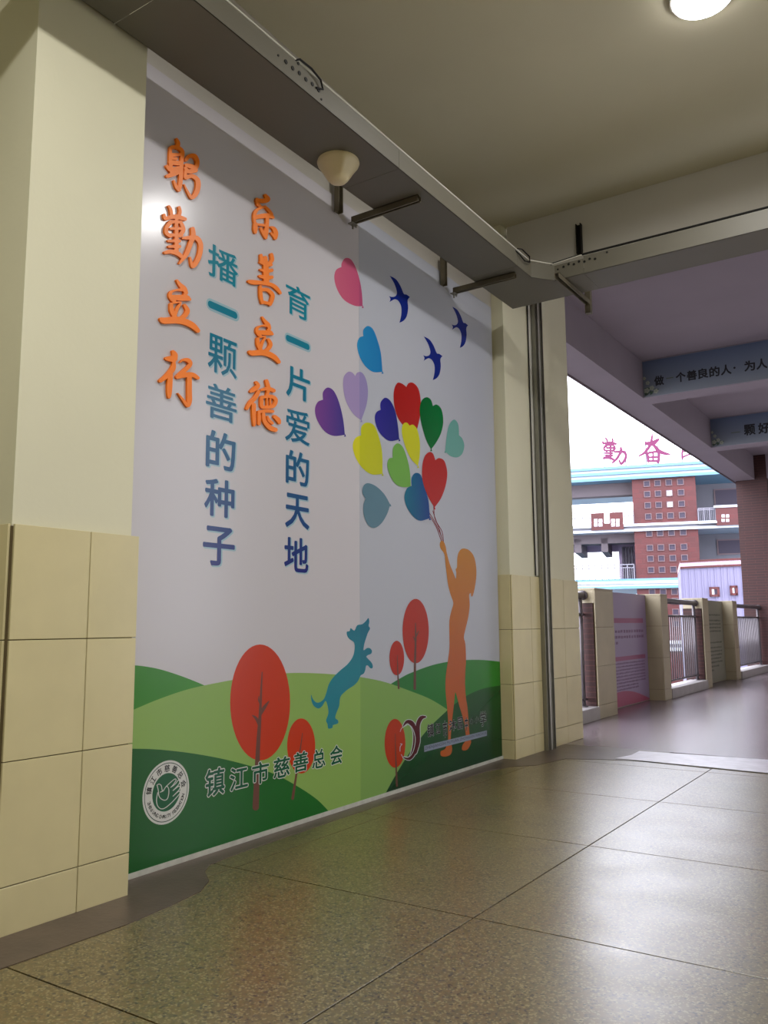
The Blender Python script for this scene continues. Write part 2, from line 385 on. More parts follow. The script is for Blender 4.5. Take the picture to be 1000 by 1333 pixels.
def put(mb, poly, w0, w1=None):
    a = sum(p[0] * q[1] - q[0] * p[1] for p, q in zip(poly, poly[1:] + poly[:1]))
    if a < 0: poly = poly[::-1]
    mb.add([(w0, u, z) for u, z in poly], [tuple(range(len(poly)))])

# hills
C1 = crop(160, 820, 3.125); C2 = crop(380, 760, 10 / 3.)
def top_line(segs): return [f(x, y) for f, pts in segs for x, y in pts]
gA = printmat('hill_mid_green', (58, 138, 34), c2=(74, 160, 44), grad='Y', span=(-.1, .9))
gB = printmat('hill_light_green', (152, 190, 98)); gC = printmat('hill_dark_green', (24, 96, 30), c2=(30, 116, 40), grad='Y', span=(0, 1.6))
gD = printmat('hill_leaf_green', (40, 132, 58), c2=(52, 150, 44), grad='Y', span=(2.4, 4.1)); gE = printmat('hill_bottle_green', (8, 66, 30), c2=(24, 104, 34), grad='Z', span=(0, .9))
hillA = spline([C1(x, y) for x, y in [(30, 143), (80, 147), (150, 160), (230, 185), (300, 212), (350, 234)]], 6)
decal('hill', hillA + [(.95, .3), (ULO, .3)], gA)
hD = spline([C2(x, y) for x, y in [(420, 440), (470, 410), (520, 385), (620, 350), (720, 333), (820, 330), (905, 338), (930, 342)]], 6)
decal('hill', hD + [(UHI, .1), (SEAM + .3, .1)], gD)
hE = spline([C2(x, y) for x, y in [(690, 535), (760, 485), (830, 455), (905, 441), (930, 438)]], 6)
lowE = spline([C2(x, y) for x, y in [(395, 930), (450, 830), (520, 720), (600, 620), (690, 535)]], 6)
hB = spline([C1(x, y) for x, y in [(20, 333), (42, 325), (150, 280), (270, 240), (400, 212), (500, 195), (620, 180), (700, 175), (800, 177), (900, 184)]], 6)
hB2 = spline([C2(x, y) for x, y in [(290, 403), (400, 425), (500, 460), (600, 500), (676, 546)]], 6)
polyB = hB + hB2 + [C2(600, 630), C2(520, 730), C2(450, 840)] + [(SEAM + .35, .028), (ULO, .028)]
decal('hill', polyB, gB)
decal('hill', lowE + hE[1:] + [(UHI, .028), C2(395, 945)], gE)
hC = spline([C1(x, y) for x, y in [(20, 483), (38, 483), (150, 487), (300, 505), (450, 535), (600, 580), (700, 630), (790, 690), (850, 752)]], 6)
decal('hill', hC + [(hC[-1][0] + .03, .028), (ULO, .028)], gC)

# trees
layer[0] = 8
crown_m = printmat('tree_red_orange', (212, 60, 16)); crown_m2 = printmat('tree_red', (206, 50, 30)); trunk_m = printmat('tree_trunk_brown', (118, 74, 60))
def tree(f, c, rx, ry, trunk, m, branches=()):
    pts = [f(c[0] + rx * math.cos(a), c[1] + ry * math.sin(a)) for a in [2 * math.pi * i / 48 for i in range(48)]]
    o = decal('tree', pts, m)
    q = Flat(); stroke(q, trunk, f)
    for b in branches: stroke(q, b, f)
    q.build('trunk', trunk_m, o, NX())
tree(C1, (558, 295), 122, 236, [(566, 172, 4), (562, 250, 8), (558, 340, 12), (551, 450, 16), (546, 560, 20), (540, 722, 26)], crown_m,
     [[(556, 350, 10), (575, 315, 14), (594, 290, 4)], [(552, 385, 9), (542, 360, 12), (527, 348, 4)], [(558, 300, 6), (552, 285, 6), (553, 270, 3)]])
tree(C1, (725, 472), 57, 112, [(730, 420, 3), (722, 480, 5), (705, 590, 8), (690, 686, 11)], crown_m, [[(712, 540, 5), (725, 505, 4)]])
tree(C2, (537, 205), 57, 140, [(536, 170, 3), (537, 230, 8), (534, 340, 9), (533, 455, 11)], crown_m2, [[(536, 235, 6), (550, 205, 4)], [(536, 250, 6), (526, 228, 3)]])
tree(C2, (455, 322), 32, 75, [(457, 310, 2), (459, 380, 5), (463, 453, 8)], crown_m2)
tree(C2, (447, 692), 45, 106, [(448, 650, 2), (450, 740, 5), (455, 876, 9)], crown_m)

# dog
layer[0] = 8
dog = [(332, 148), (336, 165), (333, 182), (339, 194), (330, 212), (322, 235), (314, 262), (311, 288), (325, 279), (338, 279), (347, 290), (344, 303), (330, 309), (323, 316), (330, 325), (344, 340), (351, 355), (349, 366),
       (340, 366), (330, 355), (322, 356), (318, 375), (311, 390), (298, 398), (288, 420), (270, 440), (240, 460), (216, 482), (208, 500), (205, 530), (193, 560), (188, 582), (200, 592), (199, 606), (178, 613), (176, 624), (158, 628),
       (154, 608), (148, 592), (158, 562), (155, 532), (146, 508), (132, 530), (115, 541), (95, 530), (85, 508), (83, 480), (91, 500), (105, 514), (120, 514), (138, 500), (150, 470), (160, 435), (180, 405), (210, 375), (240, 350),
       (262, 320), (271, 290), (270, 256), (250, 240), (240, 226), (238, 208), (250, 205), (255, 192), (271, 203), (283, 180), (305, 175), (322, 160)]
decal('dog', spline([C2(*p) for p in dog], 3, True), printmat('dog_teal', (32, 138, 158), c2=(26, 120, 150), grad='Z', span=(.9, 1.3)))
# girl
C3 = crop(560, 660, 1333 / 340.)
girl = [(52, 178), (62, 172), (72, 182), (80, 205), (85, 235), (100, 290), (118, 335), (131, 366), (133, 335), (130, 318), (137, 306), (138, 262), (146, 230), (165, 212), (195, 218), (220, 245), (233, 290), (236, 345), (230, 400), (218, 452),
        (209, 455), (207, 440), (199, 450), (202, 500), (195, 560), (181, 620), (172, 665), (180, 700), (183, 780), (180, 830), (178, 900), (182, 970), (190, 1020), (195, 1080), (200, 1150), (206, 1185), (208, 1205), (193, 1235), (175, 1243),
        (162, 1238), (165, 1215), (181, 1190), (180, 1150), (168, 1080), (150, 1020), (138, 975), (128, 945), (122, 1000), (115, 1060), (108, 1130), (105, 1190), (112, 1232), (105, 1262), (80, 1274), (55, 1269), (54, 1246), (74, 1236),
        (90, 1200), (92, 1140), (91, 1080), (85, 1010), (78, 930), (80, 860), (90, 790), (98, 720), (98, 650), (98, 580), (108, 530), (118, 490), (105, 450), (92, 400), (85, 350), (78, 290), (72, 240), (55, 215), (49, 195)]
decal('girl', spline([C3(*p) for p in girl], 3, True), printmat('girl_orange', (216, 104, 42), c2=(222, 138, 40), grad='Z', span=(.9, 1.75)))
# balloon strings
layer[0] = 4
C5 = crop(400, 320, 10 / 3.)
q = Flat()
for s_ in ([(549, 1130, 3), (553, 1180, 3), (572, 1225, 3), (588, 1285, 3)], [(533, 1175, 3), (560, 1220, 3), (583, 1285, 3)], [(545, 1150, 3), (562, 1200, 3), (585, 1240, 3), (592, 1290, 3)], [(530, 1160, 3), (552, 1195, 3), (578, 1250, 3), (588, 1285, 3)]):
    stroke(q, s_, C5, n=6)
q.build('balloon_strings', printmat('string_red', (150, 40, 50)), MU, NX())
# balloons: outline points, indices that stay sharp (notch, tip), colours
balloons = [
 ([(475, 803), (430, 790), (395, 750), (377, 690), (376, 630), (390, 596), (410, 597), (430, 612), (440, 596), (460, 595), (482, 620), (492, 670), (489, 740)], (0, 7), (196, 36, 30), (210, 44, 40)),
 ([(240, 262), (205, 260), (160, 235), (130, 190), (117, 140), (125, 105), (148, 92), (150, 73), (166, 53), (190, 60), (212, 98), (230, 160), (238, 215)], (0, 6), (222, 108, 140), (206, 88, 130)),
 ([(326, 547), (285, 547), (250, 520), (225, 475), (216, 430), (225, 400), (243, 392), (243, 365), (262, 348), (285, 362), (305, 410), (320, 470)], (0, 6), (52, 156, 214), (40, 140, 205)),
 ([(234, 757), (200, 730), (170, 680), (156, 620), (158, 570), (177, 547), (195, 550), (208, 565), (217, 550), (237, 550), (255, 580), (263, 630), (257, 690)], (0, 7), (176, 156, 206), (176, 156, 206)),
 ([(163, 820), (115, 825), (75, 805), (42, 755), (33, 710), (45, 678), (68, 668), (68, 635), (88, 615), (115, 630), (138, 680), (155, 750)], (0, 6), (132, 72, 158), (70, 60, 150)),
 ([(326, 990), (280, 992), (240, 965), (210, 920), (197, 870), (208, 835), (233, 822), (235, 785), (258, 767), (290, 780), (312, 835), (325, 900)], (0, 6), (232, 226, 30), (226, 220, 40)),
 ([(399, 840), (360, 847), (330, 830), (305, 795), (293, 750), (300, 722), (318, 712), (318, 680), (338, 659), (362, 675), (382, 720), (393, 780)], (0, 6), (58, 50, 160), (44, 44, 140)),
 ([(537, 883), (515, 840), (495, 770), (487, 710), (497, 670), (518, 657), (536, 668), (545, 695), (562, 689), (582, 710), (590, 760), (581, 810), (560, 852)], (0, 7), (10, 110, 50), (16, 130, 60)),
 ([(480, 956), (450, 925), (425, 870), (410, 810), (415, 775), (430, 767), (444, 780), (460, 777), (478, 800), (488, 850), (488, 905)], (0, 6), (236, 228, 40), (236, 228, 40)),
 ([(598, 890), (604, 830), (615, 778), (637, 754), (655, 776), (658, 822), (673, 838), (681, 868), (672, 902), (650, 918), (620, 912)], (0, 5), (130, 190, 176), (130, 190, 176)),
 ([(448, 1045), (415, 1047), (385, 1035), (360, 1000), (347, 955), (353, 925), (370, 920), (372, 877), (391, 857), (415, 875), (435, 930), (446, 990)], (0, 6), (132, 192, 84), (132, 192, 84)),
 ([(531, 1182), (490, 1193), (460, 1175), (432, 1135), (421, 1090), (432, 1053), (452, 1042), (452, 1007), (468, 986), (492, 995), (510, 1050), (526, 1110)], (0, 6), (8, 122, 150), (10, 70, 150)),
 ([(551, 1136), (520, 1080), (500, 1020), (498, 960), (508, 915), (528, 895), (545, 902), (555, 930), (572, 921), (595, 935), (607, 985), (600, 1040), (580, 1095)], (0, 7), (206, 40, 36), (212, 44, 40)),
 ([(359, 1123), (345, 1165), (320, 1205), (290, 1224), (264, 1212), (245, 1170), (243, 1125), (252, 1098), (238, 1070), (244, 1040), (265, 1030), (300, 1045), (335, 1080)], (0, 7), (110, 146, 162), (110, 146, 162))]
for pts, cn, ca, cb in balloons:
    uv = [C5(*p) for p in pts]; us = [p[0] for p in uv]
    o = decal('balloon', spline(uv, 5, True, cn), printmat('balloon_print', ca, c2=cb, grad='Y', span=(min(us), max(us))))
    x, y = pts[0]
    k = MB(); put(k, [C5(x - 4, y + 8), C5(x + 5, y + 8), C5(x + 1, y - 4)], NX(), None); k.build('knot', o.data.materials[0], o)
# birds
layer[0] = 4
bird = [(358, 130), (385, 145), (405, 175), (419, 208), (430, 211), (446, 222), (436, 236), (438, 270), (432, 305), (418, 325), (400, 334), (408, 300), (408, 265), (396, 240), (382, 232), (370, 236), (357, 244), (361, 231), (355, 218), (369, 222), (384, 217), (389, 200), (378, 165)]
bm_ = printmat('bird_navy', (22, 44, 140))
for x0, x1, y0, y1 in ((356, 446, 130, 334), (628, 698, 264, 443), (504, 587, 393, 583)):
    pts = [C5(x0 + (x - 356) / 90 * (x1 - x0), y0 + (y - 130) / 204 * (y1 - y0)) for x, y in bird]
    decal('bird', spline(pts, 3, True, (0, 10, 5, 16, 18)), bm_)

# ---- lettering
def glyph_data(ch, offset=0):
    c = bpy.data.curves.new('glyph', 'FONT'); c.body = ch; c.size = 1; c.offset = offset; c.resolution_u = 3
    o = bpy.data.objects.new('glyph', c); COL.objects.link(o); bpy.context.view_layer.update()
    me = bpy.data.meshes.new_from_object(o.evaluated_get(bpy.context.evaluated_depsgraph_get()))
    V = [(v.co.x, v.co.y) for v in me.vertices]; Fs = [tuple(p.vertices) for p in me.polygons]
    bpy.data.objects.remove(o); bpy.data.curves.remove(c); bpy.data.meshes.remove(me)
    return V, Fs
gcache = {}
def glyph(ch, off=0):
    if (ch, off) not in gcache: gcache[(ch, off)] = glyph_data(ch, off)
    return gcache[(ch, off)]
def letter(ch, box, m, parent, off, w, ref_off=0, name='letter', shift=(0, 0), place=None):
    """ch stretched so that its ink, thickened by ref_off em, fills box (u0, u1, z0, z1); drawn thickened by off em"""
    V, Fs = glyph(ch, 0)
    xs = [v[0] for v in V]; ys = [v[1] for v in V]; x0, x1, y0, y1 = min(xs), max(xs), min(ys), max(ys)
    u0, u1, z0, z1 = box; kx = (u1 - u0) / (x1 - x0 + 2 * ref_off); ky = (z1 - z0) / max(y1 - y0 + 2 * ref_off, 1e-6)
    q = Flat(); n = 4 if len(ch) > 1 else 8 if off > .03 else 6
    offs = [(0, 0)] + ([(off * math.cos(2 * math.pi * i / n), off * math.sin(2 * math.pi * i / n)) for i in range(n)] if off else [])
    for dx, dy in offs:
        P = [(u0 + (x - x0 + ref_off + dx) * kx + shift[0], z0 + (y - y0 + ref_off + dy) * ky + shift[1]) for x, y in V]
        for f_ in Fs: q.add([P[i] for i in f_])
    if place: return q.build(name, m, parent, w, None, lambda u, v, w: place(u, v))
    return q.build(name, m, parent, w)
def pbox(x0, y0, x1, y1):
    ym = (y0 + y1) / 2
    u0 = UZ(x0, ym)[0]; u1 = UZ(x1, ym)[0]
    if ym < 808: z1 = UZ(x0, y0)[1]; z0 = UZ(x1, y1)[1]
    else: z1 = UZ(x1, y0)[1]; z0 = UZ(x0, y1)[1]
    return [u0, u1, z0, z1]
blue = printmat('lettering_teal_to_navy', (8, 28, 124), c2=(30, 140, 164), grad='Z', span=(1.5, 3.1))
halo = printmat('lettering_pale_halo', (166, 200, 214))
k3 = 1 / 3.846
def cb(c, x0, y0, x1, y1):
    oy = 160 if c == 3 else 440
    return (180 + x0 * k3, oy + y0 * k3, 180 + x1 * k3, oy + y1 * k3)
bl = [('播', cb(3, 348, 592, 500, 832)), ('一', cb(3, 347, 893, 497, 978)), ('颗', (270.5, 431.5, 308.5, 495)), ('善', cb(4, 338, 212, 493, 435)), ('的', cb(4, 338, 450, 487, 675)), ('种', cb(4, 330, 690, 482, 908)), ('子', cb(4, 323, 933, 483, 1148)),
      ('育', cb(3, 738, 788, 860, 1003)), ('一', cb(3, 738, 1063, 858, 1135)), ('片', cb(4, 740, 125, 860, 328)), ('爱', cb(4, 735, 340, 858, 545)), ('的', cb(4, 738, 552, 855, 750)), ('天', cb(4, 735, 770, 857, 963)), ('地', cb(4, 730, 990, 852, 1178))]
layer[0] = 4; WL = NX()
for ch, b in bl:
    bx = pbox(*b)
    if ch == '一':
        ym = (bx[2] + bx[3]) / 2
        mb = MB(); r = .021
        def cap(r, w, mb):
            pl = [(bx[0] + r + r * math.cos(a), ym + r * math.sin(a)) for a in [math.pi / 2 + math.pi * i / 8 for i in range(9)]] + [(bx[1] - r + r * math.cos(a), ym + r * math.sin(a)) for a in [-math.pi / 2 + math.pi * i / 8 for i in range(9)]]
            put(mb, pl, w, None)
        cap(r, WL + .0002, mb); o = mb.build('letter', blue, MU)
        mb2 = MB(); bx = [bx[0] - .012, bx[1] + .016, bx[2], bx[3]]; cap(r + .014, WL, mb2); mb2.build('letter_outline', halo, o)
        continue
    t_ = .013 if ch in '播善育爱颗' else .021
    o = letter(ch, bx, blue, MU, t_, WL + .0002, t_)
    letter(ch, bx, halo, o, t_ + .015, WL, t_, 'letter_outline', shift=(.007, -.004))
# green association name with white outline
gl_m = printmat('lettering_deep_green', (12, 92, 58)); wh_m = printmat('print_white', (226, 226, 220))
asn = [('镇', 330, 550, 415, 690), ('江', 430, 545, 510, 665), ('市', 520, 525, 595, 640), ('慈', 608, 505, 680, 615), ('善', 688, 485, 755, 590), ('总', 765, 475, 825, 575), ('会', 838, 460, 895, 560)]
layer[0] = 24; WG = NX()
for ch, x0, y0, x1, y1 in asn:
    bx = pbox(160 + (x0 + 4) / 3.125, 820 + (y0 + 4) / 3.125, 160 + (x1 - 2) / 3.125, 820 + (y1 - 6) / 3.125)
    o = letter(ch, bx, gl_m, MU, .02, WG + .0002, .02)
    letter(ch, bx, wh_m, o, .055, WG, .02, 'letter_outline')
# raised orange brush characters, each cut from foam board
om = mat('orange_foam_board', (238, 122, 16), .42, .35)
oedge = mat('orange_letter_edge', (196, 84, 26), .6, .3)
A1 = (200, 175, 7.4); A2 = (200, 355, 7.4); A3 = (315, 245, 8.333); A4 = (310, 405, 8.083)
LI = [[(210, 78, 22), (240, 120, 42), (280, 160, 55), (300, 200, 40)], [(255, 168, 36), (200, 172, 22), (150, 195, 34), (148, 240, 42), (185, 280, 40)], [(160, 240, 50), (240, 246, 66), (300, 250, 58), (335, 262, 30)], [(280, 212, 24), (322, 245, 34)],
      [(155, 310, 40), (160, 370, 48), (190, 430, 48)], [(160, 300, 18), (245, 290, 20), (215, 345, 34), (190, 410, 40)], [(285, 318, 34), (312, 370, 50), (285, 420, 50), (240, 450, 45)], [(58, 452, 42), (90, 466, 70), (200, 460, 76), (280, 474, 72), (360, 512, 66), (412, 562, 48)]]
def mapbox(strokes, src, dst):
    kx = (dst[2] - dst[0]) / (src[2] - src[0]); ky = (dst[3] - dst[1]) / (src[3] - src[1])
    return [[(dst[0] + (x - src[0]) * kx, dst[1] + (y - src[1]) * ky, d * (kx + ky) / 2) for x, y, d in s] for s in strokes]
QIN_A = [[(132, 698, 26), (150, 730, 34), (160, 800, 36)], [(232, 708, 30), (240, 755, 36), (218, 810, 40)], [(88, 778, 26), (100, 815, 40), (160, 800, 46), (220, 800, 50), (288, 822, 40)], [(150, 845, 34), (250, 850, 34)],
         [(150, 852, 46), (112, 900, 42), (110, 955, 42), (150, 985, 36)], [(150, 912, 26), (255, 912, 30)], [(255, 868, 40), (272, 925, 46), (240, 978, 44)], [(130, 972, 32), (255, 978, 36)], [(205, 800, 34), (206, 1000, 44), (206, 1130, 46)],
         [(130, 1030, 28), (236, 1032, 34)], [(134, 1085, 28), (236, 1085, 36)], [(98, 1143, 36), (150, 1133, 46), (215, 1150, 50), (262, 1188, 40)]]
QIN_B = [[(268, 1003, 26), (335, 1000, 44), (400, 1003, 52), (438, 1062, 52), (432, 1150, 52), (402, 1228, 52), (362, 1274, 42), (338, 1190, 18)], [(362, 915, 46), (366, 980, 56), (340, 1060, 50), (300, 1160, 48), (236, 1246, 22)]]
chars = [
 ('gong', A1, [[(207, 50, 24), (222, 90, 44), (212, 130, 50)], [(150, 135, 34), (145, 220, 34), (150, 300, 40), (160, 370, 44)], [(165, 130, 44), (215, 130, 40), (262, 172, 44), (258, 250, 40), (250, 340, 44), (248, 420, 44), (240, 500, 44), (230, 545, 32)],
   [(180, 452, 18), (205, 510, 38), (232, 542, 38)], [(150, 205, 46), (240, 200, 30)], [(150, 275, 52), (245, 285, 52)], [(150, 235, 30), (205, 240, 30)], [(112, 312, 32), (150, 345, 48), (225, 335, 56)], [(118, 408, 38), (160, 395, 48), (235, 365, 50)],
   [(300, 250, 36), (330, 215, 40), (380, 215, 50), (408, 268, 44), (392, 325, 50), (340, 312, 52), (300, 300, 36)], [(292, 330, 36), (320, 362, 48), (390, 352, 50)], [(292, 360, 30), (296, 420, 44), (350, 405, 44), (405, 440, 52), (414, 510, 56), (388, 585, 52), (352, 614, 36), (315, 560, 24), (280, 488, 12)]]),
 ('qin', A1, QIN_A + QIN_B),
 ('li', A2, LI),
 ('xing', A2, [[(172, 762, 32), (190, 800, 64), (178, 848, 56)], [(112, 830, 42), (150, 832, 62), (190, 830, 60)], [(182, 870, 34), (170, 930, 58), (110, 1000, 52), (52, 1045, 42)], [(148, 985, 50), (140, 1080, 60), (137, 1160, 52), (135, 1203, 32)],
   [(240, 868, 10), (272, 842, 28), (320, 848, 46), (340, 885, 42), (295, 935, 46), (230, 990, 46)], [(216, 1006, 48), (280, 990, 58), (360, 986, 50), (412, 1018, 38)], [(330, 1000, 54), (330, 1150, 54), (330, 1240, 54), (314, 1286, 34), (270, 1230, 28), (220, 1165, 10)]]),
 ('le', A3, [[(240, 82, 36), (265, 125, 62), (225, 142, 56), (150, 138, 48)], [(146, 120, 28), (158, 175, 44), (182, 200, 34)], [(238, 202, 24), (160, 232, 36), (125, 280, 42), (120, 350, 34), (125, 380, 30)], [(130, 322, 50), (210, 306, 58), (290, 305, 54), (322, 322, 36)],
   [(240, 208, 28), (280, 250, 38), (308, 290, 38)], [(260, 300, 44), (258, 400, 44), (246, 480, 58), (245, 545, 34)], [(190, 440, 28), (220, 500, 38), (245, 548, 28)], [(130, 390, 44), (130, 440, 58), (130, 485, 36)], [(128, 395, 24), (240, 408, 34)], [(295, 425, 18), (330, 442, 46), (352, 490, 58), (348, 545, 44)], [(300, 490, 22), (345, 538, 36)]]),
 ('shan', A3, [[(192, 732, 36), (200, 800, 50)], [(305, 725, 42), (312, 785, 46), (268, 830, 36)], [(182, 808, 26), (250, 835, 40), (300, 835, 40)], [(186, 888, 26), (250, 905, 40), (308, 895, 44)], [(180, 958, 34), (250, 975, 50), (308, 970, 44)], [(238, 760, 50), (246, 900, 70), (250, 1010, 70)],
   [(62, 1015, 40), (110, 1025, 58), (190, 1030, 48), (300, 1050, 46), (360, 1090, 48), (402, 1142, 32)], [(185, 1070, 36), (190, 1170, 44), (205, 1248, 36)], [(190, 1108, 44), (258, 1105, 44), (316, 1160, 48), (308, 1220, 48), (292, 1268, 34)], [(210, 1238, 38), (295, 1258, 38)]]),
 ('li', A4, mapbox(LI, (35, 65, 440, 600), (88, 55, 438, 575))),
 ('de', A4, [[(176, 752, 32), (195, 790, 50), (150, 828, 56), (120, 848, 36)], [(200, 850, 44), (160, 920, 52), (110, 970, 48), (78, 1028, 38)], [(150, 990, 52), (150, 1100, 48), (155, 1203, 32)], [(285, 737, 42), (302, 800, 48), (300, 850, 44)], [(232, 832, 28), (300, 818, 46), (360, 840, 46)],
   [(298, 860, 36), (285, 905, 36)], [(232, 920, 42), (232, 1000, 42), (252, 1018, 32)], [(236, 908, 38), (335, 900, 42), (382, 940, 46), (350, 1005, 44), (245, 1014, 38)], [(288, 910, 18), (290, 1005, 18)], [(325, 910, 18), (327, 1005, 18)], [(202, 1062, 32), (280, 1052, 42), (350, 1058, 36)],
   [(205, 1082, 38), (206, 1190, 36)], [(252, 1082, 38), (262, 1160, 46), (320, 1228, 56), (378, 1252, 52)], [(296, 1110, 18), (310, 1150, 36), (345, 1182, 34)], [(370, 1112, 42), (408, 1148, 54), (420, 1180, 34)]])]
for nm, (ox, oy, s), strokes in chars:
    q = Flat(); to = crop(ox, oy, s)
    for st in strokes: stroke(q, [(x, y, d * .86) for x, y, d in st], to, k=4, n=14)
    o = q.build('letter', om, MU, .0002, .013)
    if nm == 'gong': o['label'] = 'raised orange brush-written character'
# round emblem
layer[0] = 10
K7 = crop(180, 980, 13.333)
ec = UZ(216.6, 1031.2); er = (UZ(216.6, 989.5)[1] - UZ(216.6, 1073)[1]) / 2 * .985
def disc(r, name, m, parent=None):
    return decal(name, [(ec[0] + r * math.cos(2 * math.pi * i / 64), ec[1] + r * math.sin(2 * math.pi * i / 64)) for i in range(64)], m, parent)
em = disc(er, 'emblem', wh_m); em_g = printmat('emblem_dark_rim', (30, 70, 50)); ig = printmat('emblem_green', (14, 96, 52)); bk = printmat('print_black', (20, 18, 18))
disc(er * .93, 'rim', em_g, em); disc(er * .905, 'ring', wh_m, em); disc(er * .60, 'disc', ig, em)
q = Flat()
for s_ in ([(322, 562), (360, 540), (398, 572), (410, 640), (428, 662), (485, 580), (525, 622), (525, 720), (500, 800), (450, 822), (390, 795), (355, 740), (345, 650), (325, 568)], [(430, 660), (380, 682)],
           [(485, 580), (560, 510), (630, 455), (655, 472), (600, 560), (560, 600)], [(560, 600), (640, 540), (690, 475), (720, 496), (690, 560), (600, 655)], [(600, 655), (700, 578), (722, 605), (690, 660), (600, 752)],
           [(600, 752), (700, 665), (722, 690), (690, 740), (600, 840), (500, 930), (430, 970), (370, 962), (325, 900), (315, 800), (335, 690)]):
    stroke(q, [(x, y, 13) for x, y in s_], K7, n=6)
q.build('hand_outline', wh_m, em, NX())
def ringtext(chars_, a0, a1, r, h, m, out, name, asp=1.0):
    q = Flat(); n = len(chars_); t_ = .022
    for i, ch in enumerate(chars_):
        if ch == ' ': continue
        a = math.radians(a0 + (a1 - a0) * i / (n - 1)); V, Fs = glyph(ch)
        xs = [v[0] for v in V]; ys = [v[1] for v in V]; cx, cy = (min(xs) + max(xs)) / 2, (min(ys) + max(ys)) / 2; k = h / (max(ys) - min(ys) + 2 * t_)
        up = 1 if out else -1
        er_, et = (math.cos(a) * up, math.sin(a) * up), (math.sin(a) * up, -math.cos(a) * up)
        P = (ec[0] + r * math.cos(a), ec[1] + r * math.sin(a))
        for dx, dy in ([(0, 0), (t_, 0), (-t_, 0), (0, t_), (0, -t_)] if len(chars_) < 10 else [(-t_ * .6, -t_ * .6), (t_ * .6, t_ * .6)]):
            W_ = [(P[0] + (x + dx - cx) * k * et[0] + (y + dy - cy) * k * er_[0], P[1] + (x + dx - cx) * k * et[1] + (y + dy - cy) * k * er_[1]) for x, y in V]
            for f_ in Fs: q.add([W_[i_] for i_ in f_])
    return q.build(name, m, em, NX())
ringtext('镇江市慈善总会', 168, 12, er * .755, er * .23, bk, True, 'ring_letters')
ringtext('ZHENJIANG CHARITY FEDERATION', 197, 343, er * .76, er * .12, bk, False, 'ring_letters')
# school crest and name
layer[0] = 24
K6 = crop(510, 920, 7.407)
crest = [[(108, 188, 8), (145, 145, 30), (190, 160, 46), (222, 230, 42), (230, 330, 50), (212, 430, 46), (170, 500, 28), (112, 490, 8)], [(322, 98, 18), (282, 108, 38), (252, 170, 40), (250, 260, 40), (248, 340, 44), (222, 440, 36)]]
q = Flat()
for s_ in crest: stroke(q, [(x, y, d + 12) for x, y, d in s_], K6)
stroke(q, [(80, 240, 5), (95, 205, 6), (140, 180, 6)], K6)
cr = q.build('crest', wh_m, MU, NX()); w = NX(); mm = printmat('crest_maroon', (92, 14, 26))
for t_ in ([(78, 430, 5), (80, 385, 6), (98, 360, 6), (80, 358, 5)], [(90, 460, 5), (110, 495, 6)]):
    q = Flat(); stroke(q, t_, K6); q.build('curl', wh_m, cr, w)
q = Flat()
for s_ in crest: stroke(q, s_, K6)
q.build('swoosh', mm, cr, w)
q = Flat(); stroke(q, [(108, 195, 5), (150, 172, 6), (190, 195, 6), (218, 260, 6), (225, 330, 6), (208, 420, 6), (170, 480, 5), (120, 478, 4)], K6, n=6); q.build('swoosh_line', wh_m, cr, NX())
WS = NX()
for ch, x0, y0, x1, y1 in (('镇', 340, 155, 405, 298), ('江', 422, 150, 468, 268), ('市', 490, 130, 535, 300), ('沐', 550, 118, 622, 242), ('园', 634, 95, 682, 225), ('中', 702, 95, 734, 240), ('心', 750, 105, 788, 172), ('小', 798, 90, 842, 165), ('学', 850, 35, 910, 195)):
    f = lambda x, y: (510 + x / 7.407, 920 + y / 7.407)
    bx = pbox(*f(x0, y0), *f(x1, y1)); o = letter(ch, bx, bk, MU, .026, WS + .0002, .026); letter(ch, bx, wh_m, o, .042, WS, .026, 'letter_outline')
eng = 'ZHENJIANGSHI MUYUAN ZHONGXIN XIAOXUE'
a = K6(318, 405); b = K6(912, 268); zt = K6(318, 380)[1]; zb = K6(318, 432)[1]
bx = [a[0], b[0], zb + .006, zt - .004]
pl = [(bx[0] - .01, bx[2] - .008), (bx[1] + .01, bx[2] - .008), (bx[1] + .01, bx[3] + .008), (bx[0] - .01, bx[3] + .008)]
o = decal('caption_strip', pl, printmat('caption_lilac', (158, 162, 178)))
letter(eng, bx, printmat('caption_grey', (84, 96, 112)), o, .01, NX(), .01, 'letter')

# ------------------------------------------------------------------ cable tray
TX0, TX1, TZ, LT = -3.06, -2.635, 4.0, 4.13
FY0, FY1 = 6.34, 6.72
CT = empty('cable_tray', (TX0, 3.0, TZ))
tag(CT, 'grey metal cable tray running under the ceiling, turning at the corner pillar', 'cable tray')
def off(o, root=CT):
    o.matrix_parent_inverse = Matrix.Translation(-root.location); return o
secs = [(-2.9, -.6), (-.594, 2.315), (2.32, 4.15), (4.153, 5.9)]
for a, b in secs:
    s_ = off(MB().box(TX0, TX1, a, b, TZ, TZ + .003).build('tray_section', M['traymetal'], CT))
    MB().box(TX1 - .003, TX1, a, b, TZ, LT).build('front_lip', M['traymetal'], s_)
    MB().box(TX0, TX0 + .003, a, b, TZ, LT - .03).build('rear_lip', M['traymetal'], s_)
